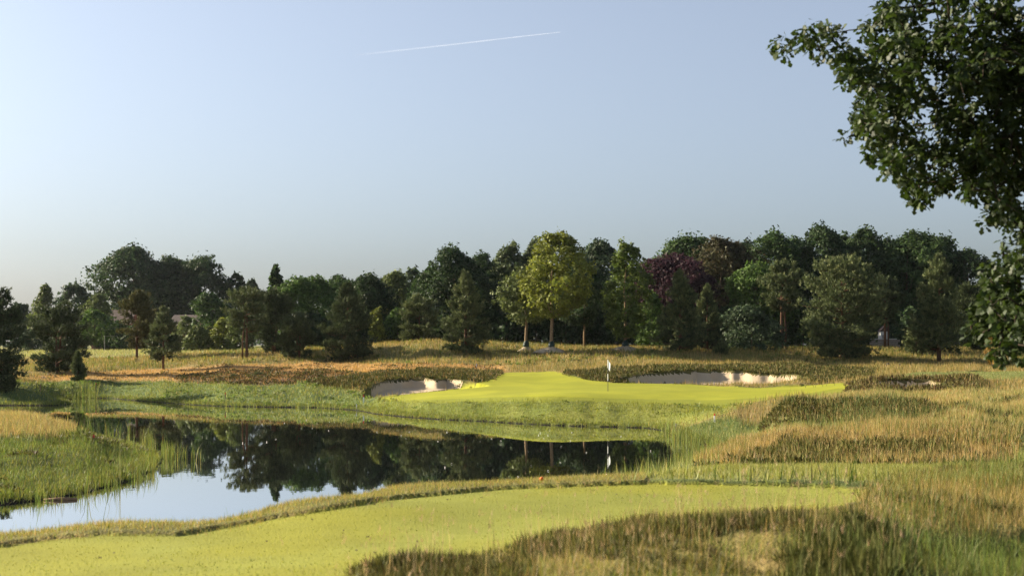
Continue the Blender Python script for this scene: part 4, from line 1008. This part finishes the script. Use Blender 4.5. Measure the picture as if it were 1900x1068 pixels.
pine(1642, 518, 36, 159, .40, 'dark pine with red forked stem between the two large right pines', PDARK, PDTIP, prof='umbrella', twin=(.4, .1), r0=.15)
pine(1742, 474, 68, 141, .12, 'tall pointed pine with pale shoots at the right', PINE, PTIP, prof='cone', dens=1.2)
pine(1806, 532, 44, 152, .05, 'dark pine right of the tall pointed pine', PDARK, PDTIP, prof='round', tops=2)
pine(1700, 590, 28, 148, .02, 'small pale-tipped pine leaning on the left of the tall pointed pine', PINE, PTIP, prof='cone')
pine(480, 700, 9, 131, .0, 'tiny green pine seedling in the brown heather patch', PINE, PTIP, dens=2.5, name='pine_sapling')
pine(436, 706, 7, 130, .0, 'tinier pine seedling at the left of the brown heather patch', PINE, PTIP, dens=2.5, name='pine_sapling')
pine(1340, 640, 18, 146, .0, 'low pine sapling in the grass below the dark bushy pine', PINE, PTIP, dens=1.5, name='pine_sapling')

# far wood closing the horizon
n = 15000
u = rng.uniform(-1.5, 1.5, n); Y = rng.uniform(430, 470, n)
top = 7 + 5 * fbm(u * 30, u * 0 + 3, 3)
z = 4 + rng.random(n) ** .8 * top
d = rng.normal(0, 1, (n, 3)); d[:, 2] += .5; d /= np.linalg.norm(d, axis=1)[:, None]
V, Fc = leaf_tris(np.stack([u * Y, Y, z], 1), d, 2.0)
tag(obj('distant_wood', make_mesh('distant_wood', V, Fc, np.repeat(lerp_cols(n, BLUEG), 3, 0)), M_LEAF), 'low hazy wood closing the horizon behind everything', 'wood', kind='stuff')

# ------------------------------------------------------------------ near oak reaching in from the right
OY = 17.0
OB = foot(2230, 18.0)
oak = tree_root('oak_tree', 'near oak whose dark leafy branches hang in at the upper right', 'tree', OB, None)
OC = [(1466,94,20),(1500,84,24),(1532,72,36),(1548,112,32),(1592,122,42),(1575,152,22),(1652,64,52),(1642,22,32),(1705,40,85),(1640,150,66),(1612,205,42),(1604,256,38),(1600,290,26),
      (1680,220,78),(1702,305,66),(1708,345,36),(1652,268,46),(1760,150,105),(1830,60,105),(1850,190,105),(1780,290,76),(1862,300,86),(1872,385,40),(1885,430,40),(1832,408,22),(1888,470,26),(1905,90,100),(1905,250,100),(1915,360,60),
      (1862,512,40),(1842,545,36),(1885,560,56),(1832,592,32),(1862,622,40),(1895,630,46),(1814,622,14),(1850,652,16),(1905,505,36),(1842,500,22),(1890,600,40),(1880,655,14)]
CL = []
for px, py, r in OC:
    k = max(2, int((r / 15) ** 2 * 1.1))
    for _ in range(k):
        a = rng.uniform(0, 6.28); q = r * math.sqrt(rng.random()) * .92
        Yc = OY + rng.normal(0, .65) * min(1, r / 45)
        CL.append(np.append(at(px + math.cos(a) * q, py + math.sin(a) * q, Yc), rng.uniform(.07, .15)))
nvis = len(CL)
for _ in range(420):        # the rest of the crown, beyond the right edge
    a = rng.uniform(0, 6.28); el = math.asin(rng.uniform(-.55, 1)); q = rng.uniform(.55, 1.0)
    p = OB + np.array([math.cos(a) * math.cos(el) * 4.6, math.sin(a) * math.cos(el) * 4.2, 6.6 + math.sin(el) * 4.6]) * np.array([q, q, 1])
    ppx = CX + F * p[0] / p[1]
    if ppx < 1925: continue
    CL.append(np.append(p, rng.uniform(.16, .34)))
CL = np.array(CL)
OAKL = [(.028,.045,.012), (.020,.034,.009), (.045,.066,.017), (.034,.052,.013)]
cnt = np.concatenate([rng.poisson(np.clip((CL[:nvis, 3] / .1) ** 2 * 21, 16, 46)), np.full(len(CL) - nvis, 1)])
ci = np.repeat(np.arange(len(CL)), cnt); n = len(ci)
d = rng.normal(0, 1, (n, 3)); d /= np.linalg.norm(d, axis=1)[:, None]
Pl = CL[ci, :3] + d * (CL[ci, 3] * rng.random(n) ** .45)[:, None]
nl = d * .5 + np.array([-.1, 0, .55]) + rng.normal(0, .6, (n, 3)); nl /= np.linalg.norm(nl, axis=1)[:, None]
al = d * .6 + np.array([0, 0, -.35]) + rng.normal(0, .5, (n, 3)); al -= nl * (al * nl).sum(1)[:, None]; al /= np.linalg.norm(al, axis=1)[:, None]
bl = np.cross(nl, al)
sl = rng.uniform(.07, .125, n)
# lobed leaf outline: (along, across, lift)
LO = np.array([(0, 0, 0), (.30, .22, .05), (.44, .13, .03), (.64, .31, .06), (.84, .20, .03), (1.0, 0, -.03), (.84, -.20, .03), (.64, -.31, .06), (.44, -.13, .03), (.30, -.22, .05)])
LF = [(0, 1, 2), (0, 2, 8), (0, 8, 9), (2, 3, 7), (2, 7, 8), (3, 4, 6), (3, 6, 7), (4, 5, 6)]
vis = np.where(ci < nvis)[0]
score = Pl[vis, 1] + rng.random(len(vis)) * .8
big = vis[np.argsort(score)[:300]]
mask = np.ones(n, bool); mask[big] = False
ol = lerp_cols(n, OAKL)
r_ = np.where(mask)[0]
Vl = (Pl[r_, None] + al[r_, None] * (LO[None, :, 0:1] * sl[r_, None, None]) + bl[r_, None] * (LO[None, :, 1:2] * sl[r_, None, None]) + nl[r_, None] * (LO[None, :, 2:3] * sl[r_, None, None]))
k = len(LO)
Fl = (np.array(LF)[None] + (np.arange(len(r_)) * k)[:, None, None]).reshape(-1, 3)
crown = obj('crown', make_mesh('crown', (Vl.reshape(-1, 3) - OB), Fl, np.repeat(ol[r_], k, 0)), M_OAKLEAF, oak)
crown['kind'] = 'stuff'
import mathutils
lm = []
for q in range(6):
    me = make_mesh('leaf', LO * .09, np.array(LF), np.tile(lerp_cols(1, OAKL), (k, 1))); me.materials.append(M_OAKLEAF); lm.append(me)
for q, i in enumerate(big):
    o = bpy.data.objects.new('leaf', lm[q % 6]); C.objects.link(o); o.parent = crown
    mt = mathutils.Matrix(((al[i][0], bl[i][0], nl[i][0], Pl[i][0] - OB[0]), (al[i][1], bl[i][1], nl[i][1], Pl[i][1] - OB[1]), (al[i][2], bl[i][2], nl[i][2], Pl[i][2] - OB[2]), (0, 0, 0, 1)))
    o.matrix_basis = mt @ mathutils.Matrix.Scale(sl[i] / .09, 4)
dd2 = rng.normal(0, 1, (26000, 3)); dd2 /= np.linalg.norm(dd2, axis=1)[:, None]
oc2 = CL[nvis:]; k2 = rng.integers(0, len(oc2), len(dd2))
p2 = oc2[k2, :3] + dd2 * (rng.random(len(dd2)) ** .4 * .62)[:, None]
p2 = p2[(CX + F * p2[:, 0] / p2[:, 1]) > 1935]
n2 = rng.normal(0, .6, p2.shape) + [0, 0, .6]; n2 /= np.linalg.norm(n2, axis=1)[:, None]
V2, F2 = leaf_tris(p2 - OB, n2, .13)
o = obj('outer_foliage', make_mesh('outer_foliage', V2, F2, np.repeat(lerp_cols(len(p2), OAKL), 3, 0)), M_OAKLEAF, oak); o['kind'] = 'stuff'
# dried leaves hanging on a snapped twig
DL = [(1836 + rng.normal(0, 4), yy + rng.normal(0, 3)) for yy in np.linspace(622, 664, 26)]
Vd = []; Fd = []
for q, (px, py) in enumerate(DL):
    p = at(px, py, OY - .2) - OB
    a = np.array([rng.normal(0, .35), rng.normal(0, .35), -1]); a /= np.linalg.norm(a)
    b = np.cross(a, rng.normal(0, 1, 3)); b /= np.linalg.norm(b); nn = np.cross(a, b)
    Vd.append(p + np.outer(LO[:, 0], a) * .08 + np.outer(LO[:, 1], b) * .07 + np.outer(LO[:, 2], nn) * .08)
    Fd.append(np.array(LF) + q * k)
dl = obj('dried_leaves', make_mesh('dried_leaves', np.vstack(Vd), np.vstack(Fd), lerp_cols(len(DL) * k, [(.36,.24,.09), (.30,.19,.07)])), M_OAKLEAF, oak)
dl['label'] = 'yellowed dried leaves hanging from a snapped twig'; dl['kind'] = 'stuff'
mb = MB()
top = np.array([0, 0, 5.2])
mb.tube([(0, 0, -.3), (.05, 0, 1.2), (-.08, .05, 3.0), top, (.1, .1, 8.5), (0, 0, 10.4)], [.42, .34, .29, .24, .12, .03], 10)
hubs = [at(1960, 150, 17.2) - OB, at(1900, 60, 17) - OB, at(1940, 330, 17.2) - OB, at(1950, 560, 17.2) - OB]
for h in hubs: mb.tube([np.array([0, 0, 3.0 + .5 * max(0, h[2] - 3)]), (np.array([0, 0, 4.0]) + h) / 2 + [0, 0, .3], h], [.13, .09, .05], 6)
# each leaf spray hangs on the nearest spray closer to its limb
E_ = CL[:nvis, :3] - OB; Hh = np.array(hubs)
dh = np.linalg.norm(E_[:, None] - Hh[None], axis=2); hb_ = dh.argmin(1); od = np.argsort(dh.min(1))
done = [tuple(h) for h in Hh]; dd_ = [0.0] * len(hubs)
for q in od:
    D = np.array(done); w_ = np.linalg.norm(D - E_[q], axis=1) + .15 * np.array(dd_)
    m_ = int(w_.argmin()); p = D[m_]; L_ = np.linalg.norm(E_[q] - p)
    r1 = max(.004, .022 - .006 * dh[q].min()); 
    mb.tube([p, (p + E_[q]) / 2 + rng.normal(0, .04, 3) * min(1, L_), E_[q]], [r1, r1 * .8, r1 * .6], 4)
    done.append(tuple(E_[q])); dd_.append(dd_[m_] + L_)
for e in CL[nvis::6, :3] - OB: mb.tube([np.array([0, 0, min(9, max(3, e[2] * .75))]), e], [.06, .008], 4)
mb.build('trunk', plain_mat('oak_bark', (.05, .04, .03), .95, .4, 5, .05, .5), oak, smooth=True)

# ------------------------------------------------------------------ small built things
M_WHITE = plain_mat('white_paint', (.78, .78, .76), .5, .05)
M_BLACK = plain_mat('black_paint', (.02, .02, .022), .5, .1)
M_RED = plain_mat('red_paint', (.55, .05, .035), .5, .1)
M_ORANGE = plain_mat('orange_plastic', (.80, .16, .02), .45, .05)
M_WOOD = plain_mat('weathered_wood', (.20, .13, .075), .85, .3, 12)
M_GREY = plain_mat('grey_wood', (.30, .28, .24), .85, .25, 12)
M_CLOTH = foliage_mat('flag_cloth', .4, .1)

# flag in the hole
fb = foot(1128, 100.0)
fl = tag(tree_root('golf_flag', '', '', fb, None), 'white flag drooping on a black-and-white banded pole on the green', 'flag')
HT = float(at(1128, 667, 100)[2] - fb[2])
def cyl(r, z0, z1, n=10): return MB().tube([(0, 0, z0), (0, 0, z1)], [r, r], n)
for i, (a, b) in enumerate([(-.15, .33), (.33, .55), (.55, .74), (.74, 1.0)]):
    o = cyl(.028 if i else .022, HT * a, HT * b).build('pole_band', M_WHITE if i in (1, 3) else M_BLACK, fl)
V = []; cols_, rows_ = 9, 12
for j in range(rows_):
    for i in range(cols_):
        s_ = i / (cols_ - 1); t_ = j / (rows_ - 1)
        V.append((.02 + .125 * s_ * (1 - .15 * t_) * (.6 + .8 * math.sin(math.pi * (.25 + .6 * t_))), .05 * math.sin(s_ * 9 + t_ * 2) * s_ + .03 * s_, HT * .985 - .60 * t_ - .22 * s_ * (1 - t_ * .2)))
Fq = [(j * cols_ + i, j * cols_ + i + 1, (j + 1) * cols_ + i + 1, (j + 1) * cols_ + i) for j in range(rows_ - 1) for i in range(cols_ - 1)]
o = obj('flag', make_mesh('flag', np.array(V), np.array(Fq), np.tile([.82, .82, .84], (len(V), 1)), smooth=True), M_CLOTH, fl)
MB().tube([(0, 0, HT), (0, 0, HT + .06)], [.02, .012], 8).build('finial', M_BLACK, fl)

def ground_at(px, py, y0, y1):
    ys = np.linspace(y0, y1, 400); pr = HY + F * (EYE - surf(np.full(400, px), ys)) / ys
    return float(ys[int(np.argmin(np.abs(pr - py)))])
def stake(px, Y, ptop, w, body, topm, frac, label, name='hazard_stake', lean=0):
    if isinstance(Y, tuple): Y = ground_at(px, *Y)
    b = foot(px, Y)
    h = max(.2, float(at(px, ptop, Y)[2] - b[2]))
    e = tag(tree_root(name, '', '', b, None), label, 'stake', 'marker stakes round the pond')
    z = h * (1 - frac)
    MB().add([(-w, -w, -.2), (w, -w, -.2), (w, w, -.2), (-w, w, -.2), (-w + lean * .7, -w, z), (w + lean * .7, -w, z), (w + lean * .7, w, z), (-w + lean * .7, w, z)],
             [(3, 2, 1, 0), (4, 5, 6, 7), (0, 1, 5, 4), (1, 2, 6, 5), (2, 3, 7, 6), (3, 0, 4, 7)]).build('post', body, e)
    l2 = lean
    MB().add([(-w + lean * .7, -w, z), (w + lean * .7, -w, z), (w + lean * .7, w, z), (-w + lean * .7, w, z), (-w * .8 + l2, -w * .8, h - w), (w * .8 + l2, -w * .8, h - w), (w * .8 + l2, w * .8, h - w), (-w * .8 + l2, w * .8, h - w), (l2, 0, h)],
             [(3, 2, 1, 0), (0, 1, 5, 4), (1, 2, 6, 5), (2, 3, 7, 6), (3, 0, 4, 7), (4, 5, 8), (5, 6, 8), (6, 7, 8), (7, 4, 8)]).build('painted_top', topm, e)
    return e
stake(675, (746, 103, 112), 731, .045, M_WHITE, M_RED, .35, 'white stake with faded red top by the left bunker', lean=-.03)
stake(661.5, (758, 104, 108), 749, .035, M_WHITE, M_WHITE, .2, 'thin plain white peg at the water corner below the left bunker')
stake(418, (741, 113, 122), 727, .035, M_WOOD, M_RED, .3, 'brown stake with red top on the far left bank')
stake(178, (722, 128, 136), 709, .03, M_WOOD, M_RED, .3, 'thin red-topped stake standing among the far reeds')
stake(1326, (783, 66, 78), 766, .035, M_WHITE, M_RED, .28, 'white stake with bright red top at the right end of the pond')
stake(1254, (798, 70, 86), 784, .03, M_GREY, M_GREY, .2, 'grey wooden peg at the right water edge')
stake(174, (822, 56, 68), 805, .035, M_WOOD, M_RED, .35, 'brown stake with red top on the left spit')
stake(75, (726, 114, 124), 712, .035, M_WOOD, M_WOOD, .2, 'brown stake on the shaded bank at far left')
stake(884, 138.0, 674, .04, M_WHITE, M_WHITE, .2, 'short white peg on the tan flat behind the green')
stake(1885, 140.0, 670, .05, M_GREY, M_GREY, .2, 'pale post in the tan grass at far right')
# orange marker on the fringe
b = foot(1005, 22.6)
om = tag(tree_root('orange_marker', '', '', b, None), 'small bright orange rounded marker on the grass fringe by the tee', 'marker')
hz = float(at(1005, 884, 22.6)[2] - b[2])
MB().tube([(0, 0, -.05), (0, 0, hz * .45)], [.012, .012], 8).build('peg', M_WOOD, om)
MB().tube([(0, 0, hz * .2), (0, 0, hz * .26), (-.003, 0, hz * .75), (-.008, 0, hz * .92), (-.01, 0, hz)], [.020, .032, .030, .022, .004], 10).build('cap', M_ORANGE, om, smooth=True)
# black tee markers
for px, Y, lab in [(1648, 130.0, 'larger black ball marker on the far mown tee'), (1669, 132.0, 'smaller black ball marker right of the larger one')]:
    b = foot(px, Y); r = .14 if px < 1660 else .11
    e = tag(tree_root('ball_marker', '', '', b, None), lab, 'marker', 'ball markers on the far tee')
    zs = np.linspace(-1, 1, 9)
    MB().tube([(0, 0, r + .05 + r * z) for z in zs], [max(.01, r * math.sqrt(max(0, 1 - z * z))) for z in zs], 12).build('ball', M_BLACK, e, smooth=True)
    MB().tube([(0, 0, -.1), (0, 0, .08)], [.015, .015], 6).build('spike', M_GREY, e)
# litter bin post at far right
b = foot(1845, 127.0)
e = tag(tree_root('litter_bin', '', '', b, None), 'dark slim bin on posts beside the far right fairway', 'bin')
MB().tube([(0, 0, .12), (0, 0, .78)], [.13, .16], 12).build('bin_body', M_BLACK, e)
MB().tube([(0, 0, .78), (0, 0, .82), (0, 0, .86)], [.17, .17, .10], 12).build('bin_lid', plain_mat('grey_metal', (.28, .29, .31), .4, .1), e)
for s_ in (-1, 1): MB().tube([(s_ * .18, 0, -.2), (s_ * .18, 0, .85)], [.025, .025], 6).build('post', M_WOOD, e)
# rope hoops on the green's right apron
for i, (px, Y, r, lab) in enumerate([(1502, 104.5, .30, 'left'), (1520, 104.5, .28, 'middle'), (1541, 104.0, .32, 'right')]):
    b = foot(px, Y)
    mb = MB(); ks = np.linspace(0, math.pi, 13)
    mb.tube([(math.cos(a) * r, 0, math.sin(a) * r * 1.3 - .04) for a in ks], [.011] * 13, 5)
    tag(mb.build('wire_hoop', M_BLACK, loc=b), 'thin dark wire hoop on the right apron of the green, %s of three' % lab, 'hoop', 'wire hoops on the apron')
# log at the spit's water line
b = at(82, 925, 44.0); b[2] = .02
mb = MB(); mb.tube([(0, 0, .0), (.5, .08, .02), (.98, .12, .0)], [.045, .055, .05], 9)
mb.tube([(.35, .05, .03), (.42, .0, .16)], [.018, .008], 5)
tag(mb.build('log', M_WOOD, loc=b, smooth=True), 'short brown log lying at the water edge of the left spit', 'log')
# soil mounds and watering bags of the planted trees
M_SOIL = plain_mat('pale_soil', (.38, .31, .22), .95, .2, 3, .05, .6)
M_BAG = plain_mat('watering_bag', (.012, .035, .028), .6, .2, 8)
for px, Y, r, lab in [(976, 150, .7, 'left planted tree'), (1023, 146, 1.2, 'tall yellow-green planted tree'), (1160, 148, 1.3, 'slender planted tree')]:
    b = foot(px, Y); nR, nA = 8, 22
    V = [(0, 0, .55)]; Fc = []
    for i in range(1, nR):
        q = i / (nR - 1)
        for j in range(nA):
            a = 2 * math.pi * j / nA; rr = r * 1.5 * q * (1 + .15 * math.sin(3 * a + px) + .08 * math.sin(7 * a))
            V.append((math.cos(a) * rr, math.sin(a) * rr, (.36 * (1 - q) ** 1.3 + .22 * (1 - q ** 3)) + .03 * math.sin(5 * a + q * 9) - .12 * q))
    for j in range(nA): Fc.append((0, 1 + j, 1 + (j + 1) % nA))
    for i in range(nR - 2):
        for j in range(nA): Fc.append((1 + i * nA + j, 1 + (i + 1) * nA + j, 1 + (i + 1) * nA + (j + 1) % nA, 1 + i * nA + (j + 1) % nA))
    o = MB().add(V, Fc).build('soil_mound', M_SOIL, loc=b, smooth=True)
    tag(o, 'pale heap of soil around the foot of the ' + lab, 'soil', kind='structure')
    w = tag(tree_root('watering_bag', '', '', b + np.array([0, 0, .45]), None), 'dark green watering bag round the stem of the ' + lab, 'watering bag', 'watering bags on planted trees')
    MB().tube([(0, 0, 0), (0, 0, .12), (.02, 0, .38), (.02, 0, .55), (0, 0, .62)], [.30, .34, .30, .22, .17], 12).build('bag', M_BAG, w, smooth=True)
    MB().tube([(.3 * math.cos(a), .3 * math.sin(a), .40) for a in np.linspace(0, 6.28, 13)], [.02] * 13, 5).build('strap', M_BLACK, w)
# brown tussock at the lower left water edge
P1 = np.array([at(6, 975, 23.2)] * 500) + rng.normal(0, 1, (500, 3)) * [.05, .1, .0]; P1[:, 2] = .35
V, Fc, Cc = grass(P1, .28, .012, .55, [(.09,.055,.035), (.14,.09,.05)], 3)
o = obj('sedge_tussock', make_mesh('sedge_tussock', V, Fc, Cc), M_BLADE)
tag(o, 'dark brown sedge tussock at the lower left water edge', 'tussock')

# ------------------------------------------------------------------ far buildings at the left and a wall at the right
def gable_house(name, px, Y, w, d, hw_, hr, wallm, roofm, label, rotz=0, chim=True, wins=2):
    b = foot(px, Y)
    e = tag(tree_root(name, '', '', b, None), label, 'house'); e.rotation_euler = (0, 0, rotz)
    mb = MB(); mb.box(-w / 2, w / 2, -d / 2, d / 2, -.3, hw_)
    mb.add([(-w / 2, -d / 2, hw_), (-w / 2, d / 2, hw_), (-w / 2, 0, hw_ + hr * .97), (w / 2, -d / 2, hw_), (w / 2, d / 2, hw_), (w / 2, 0, hw_ + hr * .97)], [(0, 2, 1), (3, 4, 5)])
    mb.build('wall', wallm, e)
    ov = .4; t = .15
    rm = MB()
    for s_ in (-1, 1):
        y0, z0 = s_ * (d / 2 + ov), hw_ - hr * ov / (d / 2)
        rm.add([(-w / 2 - ov, y0, z0), (w / 2 + ov, y0, z0), (w / 2 + ov, 0, hw_ + hr), (-w / 2 - ov, 0, hw_ + hr), (-w / 2 - ov, y0, z0 + t), (w / 2 + ov, y0, z0 + t), (w / 2 + ov, 0, hw_ + hr + t), (-w / 2 - ov, 0, hw_ + hr + t)],
               [(0, 1, 2, 3), (7, 6, 5, 4), (0, 4, 5, 1), (1, 5, 6, 2), (3, 7, 4, 0)])
    ro = rm.build('roof', roofm, e)
    if chim: MB().box(w * .28, w * .28 + .7, -.35, .35, hw_ + hr * .4, hw_ + hr + .9).build('chimney', M_BRICK, ro)
    for i in range(wins):
        x = -w / 2 + w * (i + .5) / wins
        f = MB().box(x - .6, x + .6, -d / 2 - .06, -d / 2 + .02, .9, 2.2).build('window', M_WHITE, e)
        MB().box(x - .5, x + .5, -d / 2 - .08, -d / 2 - .055, 1.0, 2.1).build('pane', M_GLASS, f)
    MB().box(w / 2 - 1.6, w / 2 - .7, -d / 2 - .07, -d / 2 + .02, -.1, 2.0).build('door', M_WOOD, e)
    return e
M_BRICK = plain_mat('brick', (.28, .12, .08), .9, .2, 3)
M_GLASS = plain_mat('window_glass', (.04, .05, .06), .08, .05, 1, .8)
M_TILE = plain_mat('dark_tiles', (.05, .035, .032), .8, .2, 2)
M_BTILE = plain_mat('brown_tiles', (.17, .125, .095), .8, .2, 2)
M_PROOF = plain_mat('pale_sheet_roof', (.50, .55, .58), .45, .1, 2)
M_RENDER = plain_mat('white_render', (.70, .68, .64), .8, .08, 1)
zr = lambda py, Y: float(at(0, py, Y)[2])
Y = 300.; b0 = float(surf(80, Y)); gable_house('house', 80, Y, 6.0, 5, zr(618, Y) - b0, zr(601, Y) - zr(618, Y), M_RENDER, M_PROOF, 'white house with pale sheet roof glimpsed between the left trees', .1, False)
Y = 300.; b0 = float(surf(215, Y)); gable_house('house', 215, Y, 8.0, 7, zr(600, Y) - b0, zr(576, Y) - zr(600, Y), M_BRICK, M_BTILE, 'house with light brown roof just showing left of the brownish pine', -.05, False)
Y = 290.; b0 = float(surf(352, Y)); gable_house('house', 352, Y, 6.5, 7, zr(606, Y) - b0, zr(585, Y) - zr(606, Y), M_BRICK, M_TILE, 'house with dark tiled roof and red-brown gable right of the paired pines', -.35, True)
# low dry-stone wall and white shed behind the right pines
b = foot(1640, 164.0)
e = tag(tree_root('stone_wall', '', '', b, None), 'low stone wall with pale coping glimpsed under the right pines', 'wall')
M_STONE = plain_mat('wall_stone', (.24, .20, .16), .9, .3, 3, .1, .6); M_COPE = plain_mat('coping_stone', (.5, .48, .44), .9, .15, 3)
x = -1.6
st = [MB().box(-.19, .19, -.18, .18, -.14, .14).build('stone', M_STONE, e)]; st[0].location = (-1.4, 0, .1)
for row in range(4):
    for i in range(8):
        if row == 0 and i == 0: continue
        o = st[0].copy(); C.objects.link(o); o.parent = e; o.location = (-1.4 + i * .40 + (row % 2) * .2, rng.normal(0, .015), .1 + row * .295); o.rotation_euler = (0, 0, rng.normal(0, .04))
cs = MB().box(-.24, .24, -.23, .23, 0, .09).build('coping', M_COPE, e); cs.location = (-1.3, 0, 1.14)
for i in range(1, 6):
    o = cs.copy(); C.objects.link(o); o.parent = e; o.location = (-1.3 + i * .5, rng.normal(0, .02), 1.14 + rng.normal(0, .01))
b = foot(1640, 166.5)
e = tag(tree_root('garden_shed', '', '', b, None), 'small white-walled shed barely showing behind the stone wall', 'shed')
MB().box(-.55, .45, -.5, .5, -.2, 2.1).build('wall', M_RENDER, e)
MB().add([(-.7, -.65, 2.1), (.6, -.65, 2.1), (.6, .65, 2.1), (-.7, .65, 2.1), (-.05, -.65, 2.75), (-.05, .65, 2.75)], [(3, 2, 1, 0), (0, 1, 4), (2, 3, 5), (0, 4, 5, 3), (1, 2, 5, 4)]).build('roof', M_TILE, e)
MB().box(-.35, .15, -.54, -.49, -.1, 1.7).build('door', M_GREY, e)
# pale post at the field edge
b = foot(194, 228.0)
e = tag(tree_root('field_post', '', '', b, None), 'tall pale post with a crossbar at the left field edge', 'post')
hp = float(at(194, 622, 228)[2] - b[2])
MB().tube([(0, 0, -.2), (0, 0, hp)], [.07, .06], 8).build('upright', M_GREY, e)
MB().tube([(.05, 0, hp * .95), (2.0, 0, hp * .97)], [.02, .015], 6).build('crossbar', M_GREY, e)

# ------------------------------------------------------------------ contrail
m, nt, out = new_mat('contrail_ice')
L = nt.links.new
geo = N(nt, 'ShaderNodeTexCoord'); nz_ = N(nt, 'ShaderNodeTexNoise'); nz_.inputs['Scale'].default_value = .02; nz_.inputs['Detail'].default_value = 4
L(geo.outputs['Object'], nz_.inputs['Vector'])
at_ = N(nt, 'ShaderNodeAttribute', attribute_name='Col')
mu = N(nt, 'ShaderNodeMath', operation='MULTIPLY'); L(nz_.outputs[0], mu.inputs[0]); L(at_.outputs['Fac'], mu.inputs[1])
tr = N(nt, 'ShaderNodeBsdfTransparent'); df = N(nt, 'ShaderNodeBsdfTranslucent'); df.inputs['Color'].default_value = (.9, .9, .92, 1)
d2 = N(nt, 'ShaderNodeBsdfDiffuse'); d2.inputs['Color'].default_value = (.9, .9, .92, 1); ms = N(nt, 'ShaderNodeAddShader'); L(df.outputs[0], ms.inputs[0]); L(d2.outputs[0], ms.inputs[1])
mx = N(nt, 'ShaderNodeMixShader'); L(mu.outputs[0], mx.inputs[0]); L(tr.outputs[0], mx.inputs[1]); L(ms.outputs[0], mx.inputs[2]); L(mx.outputs[0], out.inputs[0])
p0, p1 = at(1040, 60, 9000), at(660, 103, 9000)
ks = np.linspace(0, 1, 40)
pts = [p0 * (1 - k_) + p1 * k_ + np.array([0, 0, .6 * math.sin(k_ * 9)]) for k_ in ks]
V, Fc = tube(pts, 1.4 + 4.5 * ks ** .7, 8)
o = obj('contrail', make_mesh('contrail', np.array(V), [f for f in Fc], np.repeat(np.stack([.15 * (1 - ks) ** .7 + .008] * 3, 1), 8, 0), smooth=True), m)
tag(o, 'thin white aircraft trail across the upper sky', 'contrail')

# ------------------------------------------------------------------ morning haze over the whole course
m, nt, out = new_mat('haze_air')
pv = N(nt, 'ShaderNodeVolumePrincipled')
pv.inputs['Color'].default_value = (.86, .92, 1.0, 1)
pv.inputs['Density'].default_value = .00003
pv.inputs['Anisotropy'].default_value = .3
nt.links.new(pv.outputs[0], out.inputs['Volume'])
hz_ = MB().box(-900, 900, -320, 1500, -3.0, 34).build('haze', m)
tag(hz_, 'thin morning haze in the air', 'haze', kind='stuff')
